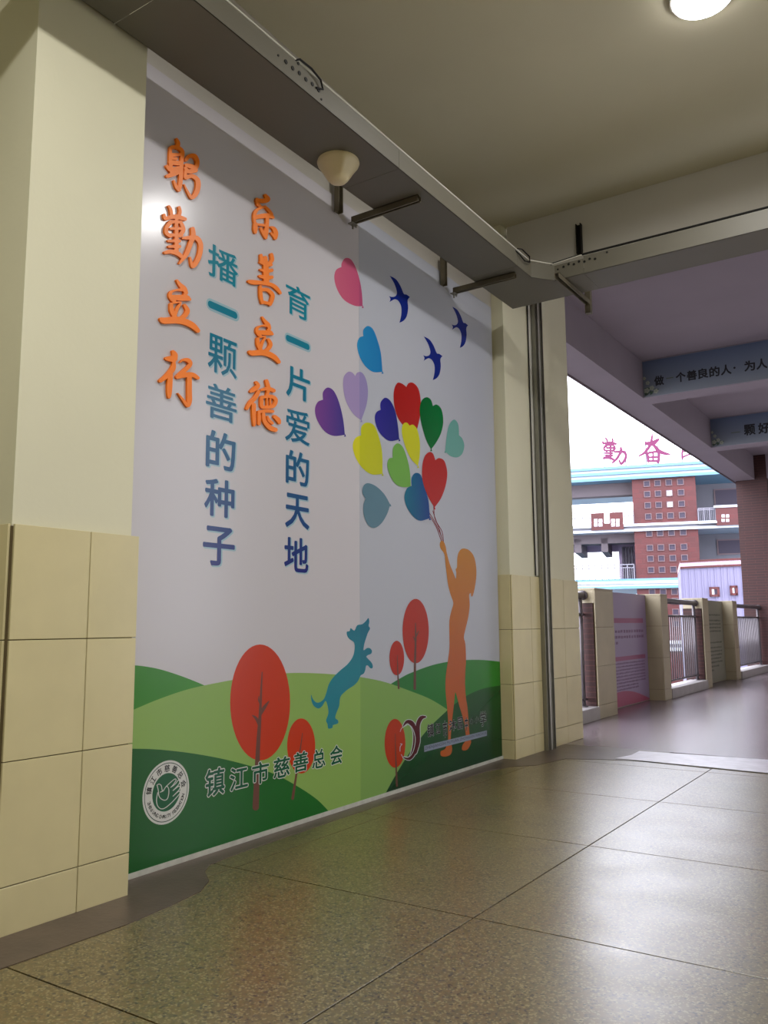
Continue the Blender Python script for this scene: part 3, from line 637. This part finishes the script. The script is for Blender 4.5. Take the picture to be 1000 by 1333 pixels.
# corner piece with a chamfered inner edge
cp = [(TX0, 5.903), (TX1, 5.903), (TX1, 6.165), (-2.50, FY0), (-2.25, FY0), (-2.25, FY1), (TX0, FY1)]
s_ = off(MB().prism(cp, TZ, TZ + .003, lambda u, v, w: (u, v, w)).build('corner_section', M['traymetal'], CT))
for (xa, ya), (xb, yb) in zip(cp[1:4], cp[2:5]):
    n = Vector((yb - ya, xa - xb)).normalized() * -.003
    MB().prism([(xa, ya), (xb, yb), (xb + n.x, yb + n.y), (xa + n.x, ya + n.y)], TZ, LT, lambda u, v, w: (u, v, w)).build('front_lip', M['traymetal'], s_)
for a, b in ((-2.247, .2), (.203, 2.58)):
    s_ = off(MB().box(a, b, FY0, FY1, TZ, TZ + .003).build('tray_section', M['traymetal'], CT))
    MB().box(a, b, FY0, FY0 + .003, TZ, LT + .02).build('front_lip', M['traymetal'], s_)
    MB().box(a, b, FY1 - .003, FY1, TZ, LT - .03).build('rear_lip', M['traymetal'], s_)
# drilled holes, shown as dark grommets proud of the lip
def holes(pts, fn, name='grommet'):
    mb = MB()
    for u, z, r in pts: mb.tube([fn(u, z, 0), fn(u, z, .004)], r, 10)
    return off(mb.build(name, M['black'], CT))
g = [(3.00, 4.075, .006), (3.36, 4.03, .006), (3.16, 4.125, .009)] + [(3.06 + i * .055, 4.075 - (i % 2) * .004, .012) for i in range(6)]
h_ = holes(g, lambda u, z, d: (TX1 + d, u, z)); h_.name = 'grommet'
holes([(-2.47, 4.09, .008), (-2.05, 4.13, .008)] + [(-2.42 + i * .045, 4.10 + (i % 2) * .012, .010) for i in range(7)], lambda u, z, d: (u, FY0 - d, z))
off(MB().tube([(TX1 - .02, 3.12, 4.12), (TX1 + .012, 3.16, 4.145), (TX1 + .02, 3.25, 4.14), (TX1 + .02, 3.33, 4.12), (TX1 + .012, 3.36, 4.085), (TX1 + .004, 3.31, 4.07)], .006, 6).build('wire_loop', M['black'], CT))
off(MB().tube([(TX1 - .01, 5.86, 4.13), (TX1 + .015, 5.9, 4.10), (TX1 + .02, 6.0, 4.075), (TX1 + .02, 6.1, 4.10), (TX1 + .01, 6.12, 4.16), (TX1 - .01, 6.02, 4.19), (TX1 - .01, 5.93, 4.16)], .006, 6).build('wire_loop', M['black'], CT))
# the cables lying on the tray's edge
wc = MB().tube([(TX1 - .004, -2.9, LT + .006), (TX1 - .004, 0, LT + .006), (TX1 - .002, 3.0, LT + .008), (TX1 - .004, 5.2, LT + .01), (TX1 - .006, 6.14, LT + .012), (-2.51, FY0 - .004, LT + .014), (-2.26, FY0 - .004, LT + .03)], .006, 8).build('white_cable', M['cablewhite'])
tag(wc, 'thin white cable lying along the top edge of the long tray', 'cable')
bc = MB().tube([(-2.54, FY0 + .02, LT + .03), (-2.26, FY0 + .004, LT + .038), (-1.4, FY0 + .003, LT + .032), (-.2, FY0 + .003, LT + .03), (2.5, FY0 + .003, LT + .03)], .009, 8).build('black_cable', M['black'])
tag(bc, 'black cable lying along the top edge of the cross tray', 'cable')
bc2 = MB().tube([(TX1 - .012, -2.9, LT + .002), (TX1 - .01, 2.5, LT + .002), (TX1 - .01, 6.0, LT + .004)], .005, 6).build('thin_black_cable', M['black'])
tag(bc2, 'thin black cable behind the white one on the long tray', 'cable')
# strut brackets
def bracket(y, label, x0=-3.245, x1=-2.70, up=.22):
    b = empty('tray_bracket', (x0, y, TZ - .05)); tag(b, label, 'bracket', 'steel brackets carrying the long tray')
    w_ = .041
    mb = MB().box(x0, x1, y - w_ / 2, y - w_ / 2 + .004, TZ - .045, TZ - .004).box(x0, x1, y + w_ / 2 - .004, y + w_ / 2, TZ - .045, TZ - .004).box(x0, x1, y - w_ / 2, y + w_ / 2, TZ - .008, TZ - .004)
    mb.box(x0, x1, y - w_ / 2, y - w_ / 2 + .012, TZ - .047, TZ - .043).box(x0, x1, y + w_ / 2 - .012, y + w_ / 2, TZ - .047, TZ - .043)
    off(mb.build('arm', M['strut'], b), b)
    yu = y - .12
    off(MB().box(x0 - .03, x0 + .005, yu - .05, yu - .044, TZ - .02, TZ + up).box(x0 - .03, x0 + .005, yu - .006, yu, TZ - .02, TZ + up).box(x0 - .035, x0 - .03, yu - .05, yu, TZ - .02, TZ + up).build('upright', M['strut'], b), b)
    off(MB().box(x0 - .02, x0 + .02, y - .03, y + .03, TZ - .055, TZ - .047).tube([(x0, y, TZ - .085), (x0, y, TZ - .04)], .007, 8).tube([(x0 + .012, y + .02, TZ - .07), (x0 + .012, y + .02, TZ - .04)], .006, 6).build('clamp', M['galv'], b), b)
bracket(4.50, 'strut bracket under the long tray, beside the cream dome')
bracket(6.00, 'strut bracket under the long tray, near the corner pillar', x0=-3.27)
bracket(1.2, 'strut bracket under the long tray, near the first pillar')
b = empty('tray_bracket', (-2.42, 6.5, TZ - .05)); tag(b, 'strut bracket under the cross tray beside the corner', 'bracket')
off(MB().box(-2.445, -2.44, 6.19, 6.90, TZ - .045, TZ - .004).box(-2.408, -2.403, 6.19, 6.90, TZ - .045, TZ - .004).box(-2.445, -2.403, 6.19, 6.90, TZ - .008, TZ - .004).build('arm', M['strut'], b), b)
off(MB().box(-2.45, -2.40, 6.90, 6.945, TZ - .12, TZ + .30).build('upright', M['strut'], b), b)
st = MB().box(-2.515, -2.508, 6.915, 6.96, 4.46, 4.74).box(-2.475, -2.468, 6.915, 6.96, 4.46, 4.74).box(-2.515, -2.468, 6.950, 6.96, 4.46, 4.74).build('strut_channel', M['black'])
tag(st, 'short dark strut channel fixed upright on the beam above the cross tray', 'bracket')

# dome fitting under the tray
dr = MB(); n = 40; prof = [(.128, 0), (.131, -.010), (.126, -.024), (.112, -.042), (.096, -.064), (.080, -.088), (.066, -.108), (.050, -.124), (.026, -.132), (.001, -.134)]
vs_ = []
for i, (r, z) in enumerate(prof):
    t = -z / .134
    for k in range(n):
        a = 2 * math.pi * k / n
        fold = 1 + .24 * math.exp(-((a - 5.6) / .16) ** 2) * math.sin(min(1, t * 1.2) * math.pi)
        vs_.append((r * fold * math.cos(a) - .012 * t, r * fold * math.sin(a) + .012 * t, z))
dr.add(vs_, [(i * n + k, i * n + (k + 1) % n, (i + 1) * n + (k + 1) % n, (i + 1) * n + k) for i in range(len(prof) - 1) for k in range(n)] + [tuple(range(n))])
dm = dr.build('ceiling_dome', M['dome'], smooth=True); dm.location = (-2.90, 3.87, TZ - .001); dm.data.flip_normals()
tag(dm, 'cream plastic funnel-shaped dome hanging under the cable tray', 'dome')

# conduit channel on the far pillar
cd = empty('wall_channel', (GL, 7.55, 0)); tag(cd, 'grey ribbed metal channel running down the face of the far pillar', 'channel')
Y0, Y1 = 7.475, 7.66
mb = MB().box(GL + .006, GL + .016, Y0, Y1, 0, 4.72)
for yy in (Y0, Y0 + .062, Y0 + .118, Y1 - .008): mb.box(GL + .014, GL + .05, yy, yy + .008, 0, 4.72)
off(mb.build('channel_body', M['galv'], cd), cd)
off(MB().box(GL + .02, GL + .045, Y0 + .066, Y0 + .116, 0, 4.72).build('cover_strip', mat('pale_cover', (176, 174, 166), .35, .5, metal=.5), cd), cd)
off(MB().box(GL - .010, GL + .004, 7.42, 7.47, 1.62, 4.72).build('back_plate', M['cablewhite'], cd), cd)
off(MB().tube([(GL + .0, 7.415, 1.62), (GL - .002, 7.41, 2.6), (GL + .0, 7.415, 4.72)], .006, 6).build('cable', M['black'], cd), cd)

# ceiling lamps
def lamp(x, y, label, W_):
    e = empty('ceiling_lamp', (x, y, CE)); tag(e, label, 'ceiling lamp')
    MB().lathe([(.182, 0), (.186, -.006), (.186, -.03), (.176, -.034), (.0005, -.034)], (0, 0, 0), 40).build('rim', M['white'], e)
    MB().lathe([(.175, -.034), (.168, -.048), (.145, -.062), (.10, -.072), (.05, -.076), (.0005, -.077)], (0, 0, 0), 40).build('diffuser', mat('lit_diffuser', (255, 255, 255), .5, emit=(1, .98, 1, 28)), e, smooth=True)
    l = bpy.data.lights.new('lamp_light', 'AREA'); l.shape = 'DISK'; l.size = .22; l.spread = math.radians(172); l.energy = W_; l.color = LAMP_COL
    o = bpy.data.objects.new('lamp_light', l); COL.objects.link(o); o.parent = e; o.location = (0, 0, -.085)
lamp(-.93, 4.88, 'round lit ceiling lamp over the corridor in front of the mural', LAMP_W * .55)
lamp(-.93, .8, 'round lit ceiling lamp over the corridor, near the first pillar', LAMP_W * 1.12)

# ------------------------------------------------------------------ railings
def railing(y0, y1, label, posts, grp='stainless railings between the parapet piers', x=-3.80):
    r = empty('railing', (x, (y0 + y1) / 2, .155)); tag(r, label, 'railing', grp)
    off(MB().tube([(x, y0 + .02, 1.52), (x, y1 - .02, 1.52)], .045, 16).build('handrail', M['steel'], r, True), r)
    off(MB().tube([(x, y0 + .02, 1.28), (x, y1 - .02, 1.28)], .018, 10).build('top_rail', M['steel'], r, True), r)
    off(MB().tube([(x, y0 + .02, .24), (x, y1 - .02, .24)], .016, 10).build('bottom_rail', M['steel'], r, True), r)
    for p in posts:
        off(MB().tube([(x, p, .155), (x, p, 1.50)], .03, 12).tube([(x, p, .155), (x, p, .17)], .055, 14).build('post', M['steel'], r, True), r)
    n = int((y1 - y0) / .13)
    for i in range(1, n):
        yy = y0 + (y1 - y0) * i / n
        if any(abs(yy - p) < .05 for p in posts): continue
        off(MB().tube([(x, yy, .24), (x, yy, 1.28)], .012, 8).build('baluster', M['steel'], r, True), r)
    off(MB().tube([(x, y1 - .05, 1.52), (x, y1 - .012, 1.52)], .06, 16).tube([(x, y0 + .012, 1.52), (x, y0 + .05, 1.52)], .06, 16).build('flange', M['steel'], r, True), r)
railing(8.49, 10.22, 'stainless railing between the tall corner pillar and the first pier', (8.62, 10.08))
railing(13.50, 15.85, 'stainless railing between the poster pier and the grey notice slab', (13.62, 15.72))
railing(18.87, 22.0, 'stainless railing ending at the red brick pillar', (19.0, 21.85))

# ------------------------------------------------------------------ poster and grey notice on the parapet
pc = {k: mat(k, v, .3, .5) for k, v in dict(poster_lilac=(146, 128, 162), poster_plum=(142, 56, 104), poster_text=(110, 70, 112), poster_red=(158, 52, 96), poster_blue=(150, 160, 196)).items()}
PXo = -3.888
po = MB().box(PXo - .01, PXo, 10.93, 13.11, .01, 1.60).build('poster', pc['poster_lilac'])
tag(po, 'lilac notice poster with plum headings on the parapet between two piers', 'poster')
W1 = PXo + .002
MB().box(PXo, W1, 11.02, 12.95, 1.17, 1.24).build('heading_bar', pc['poster_plum'], po)
MB().box(PXo, W1, 11.02, 12.98, .64, .70).build('heading_bar', pc['poster_plum'], po)
mb = MB()
def dashes(mb, y0, y1, z, h, step=.075, x=None):
    y = y0; x = PXo if x is None else x
    while y < y1:
        d = step * random.uniform(.55, .8); mb.box(x, x + .002, y, y + d, z + random.uniform(0, .006), z + h - random.uniform(0, .008)); y += step
dashes(mb, 11.05, 12.9, 1.03, .045, .12); dashes(mb, 11.05, 12.9, .95, .045, .12); dashes(mb, 11.05, 11.7, .87, .045, .12)
for i in range(9): dashes(mb, 11.35 if i else 11.55, 12.95 - (i * .05 if i > 6 else 0), .59 - i * .045, .026, .07)
for i in range(9): mb.box(PXo, W1, 11.20, 11.24, .585 - i * .045, .605 - i * .045)
t = mb.build('text_lines', pc['poster_text'], po); t['kind'] = 'stuff'
arc = [(11.0 + 2.1 * i / 16, .03 + .19 * math.sin(math.pi * min(1, (i + 4) / 20))) for i in range(17)]
MB().prism([(10.95, .015)] + arc + [(13.1, .015)], PXo, W1, lambda u, v, w: (w, u, v)).build('red_hill', pc['poster_red'], po)
fg = MB()
for dy, dz, r in ((0, 0, .05), (.05, -.08, .06), (-.02, -.17, .07), (.04, -.27, .06)):
    fg.prism([(11.10 + dy + r * math.cos(a), .52 + dz + r * math.sin(a)) for a in [math.pi / 6 * i for i in range(12)]], PXo, W1, lambda u, v, w: (w, u, v))
fg.build('figure_patch', pc['poster_text'], po)
gp = MB().bbox(PXo - .01, PXo + .004, 16.29, 18.44, .01, 1.60, .003).build('notice_slab', M['greypanel'])
tag(gp, 'grey-green notice slab with faint dark lines of text on the parapet', 'notice')
mb = MB(); gx = PXo + .0045
for z, a, b_ in [(1.30, 16.8, 18.2), (1.19, 16.8, 18.2), (1.12, 16.8, 18.2), (1.05, 16.9, 18.2), (.98, 16.9, 18.2), (.76, 16.7, 18.2), (.66, 16.9, 18.2), (.59, 16.9, 18.2), (.52, 17, 18.2), (.45, 16.9, 18.0), (.38, 17, 18.2), (.30, 16.9, 17.8), (.23, 16.9, 17.4)]:
    dashes(mb, a, b_, z, .035, .11, gx)
t = mb.build('text_lines', mat('engraved_dark', (92, 92, 80), .6), gp); t['kind'] = 'stuff'

# ------------------------------------------------------------------ banners on the bridge's cross beams
def bannermat():
    m = bpy.data.materials.new('banner_print'); m.use_nodes = True; nt = m.node_tree; N = nt.nodes; L = nt.links; b = N['Principled BSDF']
    tc = N.new('ShaderNodeTexCoord'); sp = N.new('ShaderNodeSeparateXYZ'); L.new(tc.outputs['Object'], sp.inputs[0])
    r = N.new('ShaderNodeMapRange'); r.inputs['From Min'].default_value = 0; r.inputs['From Max'].default_value = .6; L.new(sp.outputs['Z'], r.inputs['Value'])
    cr_ = N.new('ShaderNodeValToRGB'); cr_.color_ramp.elements[0].color = lin((110, 116, 124)); cr_.color_ramp.elements[1].color = lin((84, 98, 128)); L.new(r.outputs[0], cr_.inputs['Fac'])
    L.new(cr_.outputs['Color'], b.inputs['Base Color']); b.inputs['Roughness'].default_value = .5
    return m
bmM = bannermat(); ink = mat('banner_ink', (22, 20, 24), .6); leaf_m = mat('banner_leaf', (62, 84, 66), .6); petal = mat('banner_petal', (150, 156, 140), .6); stemm = mat('banner_stem', (84, 92, 76), .6)
def banner(y, x0, x1, text, label, size, gap, start):
    e = MB().box(0, x1 - x0, -.012, 0, 0, BC - BZ - .03).build('banner', bmM); e.location = (x0, y - .001, BZ + .012); tag(e, label, 'banner')
    rnd = random.Random(3)
    mb = MB()
    for i in range(16):
        a = rnd.uniform(0, 3.1); r = rnd.uniform(.02, .2); cx, cz = .02 + abs(r * math.cos(a)), .035 + r * .55 * abs(math.sin(a)); L_ = rnd.uniform(.03, .07); q = rnd.uniform(0, 3.1)
        mb.prism([(cx + L_ * math.cos(q), cz + L_ * .5 * math.sin(q)), (cx - L_ * .3 * math.sin(q), cz + L_ * .3 * math.cos(q)), (cx - L_ * math.cos(q) * .8, max(cz - L_ * .5 * math.sin(q), .003)), (cx + L_ * .3 * math.sin(q), max(cz - L_ * .3 * math.cos(q), .003))], -.013, -.0135, lambda u, v, w: (u, w, v))
    mb.build('leaf_print', leaf_m, e)
    for cx, cz, r in ((.05, .10, .045), (.13, .13, .04), (.07, .22, .035), (.19, .07, .04), (.02, .30, .03)):
        mb = MB()
        for k in range(5):
            a = 2 * math.pi * k / 5
            mb.prism([(cx + r * .55 * math.cos(a) + r * .45 * math.cos(t_), cz + r * .55 * math.sin(a) + r * .45 * math.sin(t_)) for t_ in [math.pi / 4 * i for i in range(8)]], -.0138, -.0142, lambda u, v, w: (max(u, .002), w, v))
        mb.build('flower_print', petal, e)
    x = start
    for ch in text:
        if ch in '，.':
            MB().prism([(x + .03 + .016 * math.cos(a), .235 + .016 * math.sin(a)) for a in [math.pi / 5 * i for i in range(10)]], -.013, -.0145, lambda u, v, w: (u, w, v)).build('comma', ink, e); x += gap * 1.0; continue
        if ch == '一':
            letter('一', (x + .02, x + size - .02, .235, .25), stemm, e, 0, 0, 0, 'letter', place=lambda u, v: (u, -.014, v)); x += gap; continue
        letter(ch, (x, x + size, .15, .15 + size * 1.05), ink, e, .034, 0, .034, 'letter', place=lambda u, v: (u, -.014, v)); x += gap
banner(12.88, -3.68, .74, '做一个善良的人，为人', 'blue-grey banner on the nearer bridge beam, with a long row of black characters', .150, .164, .17)
banner(17.44, -3.68, .74, '一颗好心', 'blue-grey banner on the second bridge beam, half hidden at the frame edge', .21, .26, .36)

# ------------------------------------------------------------------ far buildings
O0 = aty(826, 690, 50.0); SD = Vector((.9637, .267, 0)).normalized(); DD = Vector((-SD.y, SD.x, 0)); AN = math.atan2(SD.y, SD.x)
def FBp(px, py, d=0):
    r = ray(px, py); o = Vector((O0.x, O0.y, 0)) + DD * d
    t = (o - EYE).dot(DD) / r.dot(DD); p = EYE + r * t; return (p - Vector((O0.x, O0.y, 0))).dot(SD), p.z
FB = empty('school_building', (O0.x, O0.y, -8.0), AN)
tag(FB, 'red and white classroom building with pale blue roof bands across the yard', 'building')
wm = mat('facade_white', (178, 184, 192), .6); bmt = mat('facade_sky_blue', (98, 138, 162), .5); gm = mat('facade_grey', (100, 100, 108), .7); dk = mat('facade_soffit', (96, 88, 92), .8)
wfr = mat('window_frame_pale', (104, 84, 88), .5); wgl = mat('window_dark_glass', (56, 48, 64), .5, .3); wlit = mat('window_white_blind', (226, 226, 236), .4); lw = mat('lilac_wall', (170, 150, 176), .7); rr = mat('rail_grey', (130, 128, 138), .4, metal=.3)
def fbox(name, m, s0, s1, d0, d1, z0, z1, parent=None): return MB().box(s0, s1, d0, d1, z0 + 8, z1 + 8).build(name, m, parent or FB)
sL = -14.0; sR = 16.0
zr0 = FBp(826, 627)[1]; zr1 = FBp(826, 610)[1]
z_s0 = FBp(826, 691.5)[1]; z_s1 = FBp(826, 686.5)[1]
zb0 = FBp(826, 767)[1]; zb1 = FBp(826, 754)[1]
# roof bands
hh = (zr1 - zr0) / 5
for i, m_ in enumerate((bmt, wm, bmt, wm, bmt)):
    fbox('roof_band', m_, sL, sR, -1.0 + .12 * (i % 2) - .05 * i, 9, zr0 + hh * i, zr0 + hh * (i + 1) + .002)
def slab(z0, z1, ms):
    n = len(ms)
    for i, m_ in enumerate(ms): fbox('floor_band', m_, sL, sR, -.9 + .1 * (i % 2), 9, z0 + (z1 - z0) * i / n, z0 + (z1 - z0) * (i + 1) / n + .001)
slab(z_s0 - .1, z_s1 + .12, (wm, gm, wm)); slab(zb0, zb1, (bmt, wm, wm, bmt))
slab(zb0 - 3.6, zb1 - 3.6, (wm, gm, wm))
# red tower with square windows
t0, t1 = 0.0, FBp(906, 650)[0]
tower = fbox('brick_tower', M['fbrick'], t0, t1, -.7, 3, -8, zr0)
wx = [FBp(x, 655)[0] for x in (843.5, 857.5, 872, 887)]
for lev, ys in enumerate(([631, 644.5, 659, 673.5], [695.5, 714, 728, 742.5], [771, 783, 797, 812])):
    for j, y_ in enumerate(ys):
        for i, s_ in enumerate(wx):
            zc = FBp(865, y_)[1]; a = .145
            pane_m = wlit if (lev == 0 and i == 2 and j in (1, 2)) else wgl
            w_ = MB().box(s_ - a - .04, s_ + a + .04, -.76, -.69, zc - a - .04 + 8, zc - a + 8).box(s_ - a - .04, s_ + a + .04, -.76, -.69, zc + a + 8, zc + a + .04 + 8) \
                .box(s_ - a - .04, s_ - a, -.76, -.69, zc - a + 8, zc + a + 8).box(s_ + a, s_ + a + .04, -.76, -.69, zc - a + 8, zc + a + 8).build('window', wfr, FB)
            MB().box(s_ - a, s_ + a, -.715, -.695, zc - a + 8, zc + a + 8).build('pane', pane_m, w_)
# left open galleries: soffit beams, parapet block, rails; the sky shows through
def zy(x, y, d=0): return FBp(x, y, d)[1]
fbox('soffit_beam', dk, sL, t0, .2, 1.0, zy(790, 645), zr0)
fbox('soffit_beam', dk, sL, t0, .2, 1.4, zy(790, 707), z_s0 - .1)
fbox('soffit_beam', lw, sL, t0, 4.5, 5.0, zy(790, 718, 4.5), zy(790, 705, 4.5))
for x in (752, 787):
    s_ = FBp(x, 712)[0]; fbox('column_stub', dk, s_ - .2, s_ + .2, .2, 5, zy(790, 718), zy(790, 700))
s0, s1 = FBp(771.5, 680)[0], FBp(812.5, 680)[0]; zc0, zc1 = zy(792, 692), zy(792, 670)
pb = MB()
def panel_with_slot(mb, s0, s1, z0, z1, k0, k1):
    mb.box(s0, s0 + (s1 - s0) * k0, -1.05, -.9, z0 + 8, z1 + 8).box(s0 + (s1 - s0) * k1, s1, -1.05, -.9, z0 + 8, z1 + 8).box(s0 + (s1 - s0) * k0, s0 + (s1 - s0) * k1, -1.05, -.9, z0 + 8, z0 + (z1 - z0) * .38 + 8)
panel_with_slot(pb, s0, s1, zc0, zc1, .41, .58); pbo = pb.build('red_parapet', M['fbrick'], FB)
mb = MB()
for px_ in (777.5, 783.5, 799.5, 805.5):
    for py_ in (680.5, 685.5):
        s_, z_ = FBp(px_, py_); mb.box(s_ - .10, s_ + .10, -1.07, -1.05, z_ - .1 + 8, z_ + .1 + 8)
mb.build('square_inset', wlit, pbo)
def frail(x0, x1, yb, yt, ymid, n, d=-.85):
    a, b = FBp(x0, yt)[0], FBp(x1, yt)[0]; xm = (x0 + x1) / 2; z0, z1, zm = zy(xm, yb), zy(xm, yt), zy(xm, ymid)
    mb = MB().tube([(a, d, z1 + 8), (b, d, z1 + 8)], .035, 6).tube([(a, d, zm + 8), (b, d, zm + 8)], .03, 6)
    for i in range(n + 1):
        s_ = a + (b - a) * i / n; mb.tube([(s_, d, z0 + 8), (s_, d, (zm if i % 3 else z1) + 8)], .012 if i % 3 else .03, 6)
    mb.build('balcony_rail', rr, FB)
frail(740, 770, 689, 670, 677, 9); frail(813, 825, 687, 668, 674, 6)
frail(744, 826, 755, 737, 741, 30); frail(908, 930, 682, 664, 666, 9)
fbox('lilac_wall', lw, FBp(803, 730)[0], t0, 3, 9, zb1, zy(790, 707, 3))
for x in (809, 813, 817, 821):
    s_ = FBp(x, 730)[0]; fbox('grille_post', mat('dark_grille', (60, 52, 66), .5) if x == 809 else bpy.data.materials['dark_grille'], s_ - .05, s_ + .07, 2.5, 2.9, zb1, zy(815, 712, 2.5))
# right galleries with their back wall, doorway, parapet
fbox('gallery_wall', gm, t1, sR, 2.6, 3.0, -8, zr0)
for y0, y1 in ((661, 636), (722, 702)):
    a = FBp(930, 650, 2.5)[0]; w_ = fbox('window', wfr, a, a + 4.2, 2.5, 2.62, zy(945, y0, 2.5), zy(945, y1, 2.5)); fbox('pane', wgl, a + .08, a + 4.1, 2.46, 2.51, zy(945, y0, 2.5) + .08, zy(945, y1, 2.5) - .08, w_)
mb = MB(); s0 = FBp(931, 675)[0]; panel_with_slot(mb, s0, s0 + 3.2, zy(945, 686), zy(945, 663.5), .58, .80); mb.build('red_parapet', M['fbrick'], FB)
fbox('parapet_cap', wm, s0 - .1, s0 + 3.4, -1.1, -.85, zy(945, 663.5), zy(945, 660.5))
mb = MB()
for px_ in (940, 945.5):
    for py_ in (674.5, 680):
        s_, z_ = FBp(px_, py_); mb.box(s_ - .08, s_ + .08, -1.07, -1.05, z_ - .08 + 8, z_ + .08 + 8)
mb.build('square_inset', wlit, FB)
fbox('ledge', wm, FBp(909, 682)[0], FBp(932, 682)[0], -1.15, -.8, zy(920, 684), zy(920, 681.5)); 
# rooftop characters on thin posts
pink = mat('magenta_sign', (98, 16, 66), .5)
def rooftop(strokes, src, px0, label, poles):
    ox, oy, s = src; e = empty('rooftop_letter', (O0.x, O0.y, -8.0), AN); tag(e, label, 'sign letter', 'magenta slogan letters on the roof')
    to = lambda x, y: (lambda p: (p[0], p[1] + 8))(FBp(ox + x / s, oy + y / s))
    q = Flat()
    for st in strokes: stroke(q, st, to, k=3, n=8)
    q.build('character', pink, e, .0, .06, lambda u, v, w: (u, -w, v))
    for x, yt, yb in poles:
        s0, z0 = to(x, yb); s1, z1 = to(x, yt); MB().tube([(s0, .1, zr1 + 8.02), (s0, .1, z1)], .05, 6).build('pole', rr, e)
S5 = (775, 560, 7.143)
qin = mapbox(QIN_A + QIN_B, (70, 680, 462, 1300), (60, 70, 300, 325)); qin = [[(x, y, max(d, 18)) for x, y, d in s_] for s_ in qin]
rooftop(qin, S5, 0, 'magenta rooftop character nearest the tall pillar, two thin poles', [(88, 200, 365), (288, 180, 355)])
FEN_ = [[(530, 35, 10), (525, 90, 20), (505, 150, 24), (460, 210, 20), (408, 240, 12)], [(470, 122, 22), (528, 125, 40), (585, 90, 22)], [(540, 135, 22), (590, 192, 30), (640, 215, 26), (696, 225, 10)],
       [(485, 215, 22), (497, 292, 20)], [(485, 215, 18), (590, 205, 18), (586, 298, 24)], [(495, 254, 16), (585, 250, 16)], [(538, 215, 16), (538, 285, 16)], [(490, 288, 16), (585, 288, 20)]]
FEN = [[(x, y, d * 1.2) for x, y, d in s_] for s_ in FEN_]
rooftop(FEN, S5, 0, 'second magenta rooftop character, spreading wide strokes', [(478, 100, 350), (590, 130, 345)])
rooftop([[(810, 190, 16), (812, 262, 20)], [(815, 252, 16), (850, 235, 16), (880, 225, 14)], [(815, 200, 14), (900, 195, 14)], [(900, 195, 14), (905, 230, 14)]], S5, 0, 'third magenta rooftop character, mostly hidden behind the bridge beam', [(812, 200, 335)])

# lilac ribbed building in front of it, gently curved
KB = empty('curved_annex', (O0.x, O0.y, -8.0), AN); tag(KB, 'pale lilac ribbed curved annex with a red and white rim and two small windows', 'building')
dA = -16.0
def AP(px, py): return FBp(px, py, dA)
a0 = AP(885.5, 735)[0]; a1 = a0 + 7.2; zt0 = AP(886, 731.5)[1]; zt1 = AP(965, 725.8)[1]
zt = (zt0 + zt1) / 2
def arcp(t): return (a0 + (a1 - a0) * t, dA + .9 * (2 * t - 1) ** 2 - .6)
n = 90
mb = MB(); 
for z0, z1, o_, nm, m_ in ((-8, zt - .32, 0, 'ribbed_wall', mat('annex_lilac', (114, 110, 136), .6)), (zt - .32, zt - .24, -.08, 'rim_band', M['fbrick']), (zt - .24, zt - .08, -.06, 'rim_band', mat('annex_pink', (184, 158, 172), .6)), (zt - .08, zt, -.10, 'rim_band', M['fbrick'])):
    mb = MB()
    for i in range(n):
        t_a, t_b = i / n, (i + 1) / n; (xa, ya), (xb, yb) = arcp(t_a), arcp(t_b)
        k = .02 if (i % 3 == 0 and nm == 'ribbed_wall' and i < 60) else 0
        mb.box(xa, xb, min(ya, yb) + o_ + k, 6 + dA, z0 + 8, z1 + 8)
    mb.build(nm, m_, KB)
for x0, x1, y0, y1 in ((923, 936, 764.5, 777), (949, 959, 763, 775.5)):
    s0, s1 = AP(x0, y0)[0], AP(x1, y0)[0]; z1, z0 = AP((x0 + x1) / 2, y0)[1], AP((x0 + x1) / 2, y1)[1]
    tt = ((s0 + s1) / 2 - a0) / (a1 - a0); d_ = arcp(min(max(tt, 0), 1))[1] - .12
    w_ = MB().box(s0, s1, d_, d_ + .5, z0 + 8, z0 + .09 + 8).box(s0, s1, d_, d_ + .5, z1 - .09 + 8, z1 + 8).box(s0, s0 + .09, d_, d_ + .5, z0 + 8, z1 + 8).box(s1 - .09, s1, d_, d_ + .5, z0 + 8, z1 + 8).build('window', M['fbrick'], KB)
    MB().box(s0 + .09, s0 + .09 + (s1 - s0) * .22, d_ + .02, d_ + .5, z0 + .09 + 8, z1 - .09 + 8).build('curtain', wlit, w_)
    MB().box(s0 + .09, s1 - .09, d_ + .06, d_ + .5, z0 + .09 + 8, z1 - .09 + 8).build('pane', wgl, w_)
# ground of the school yard
struct(MB().box(-120, 120, 26.8, 160, -8.6, -8.0).box(-120, -4.4, -40, 26.8, -8.6, -8.0).build('ground', mat('yard_paving', (74, 70, 68), .8, mottle=.15, mscale=.5)))
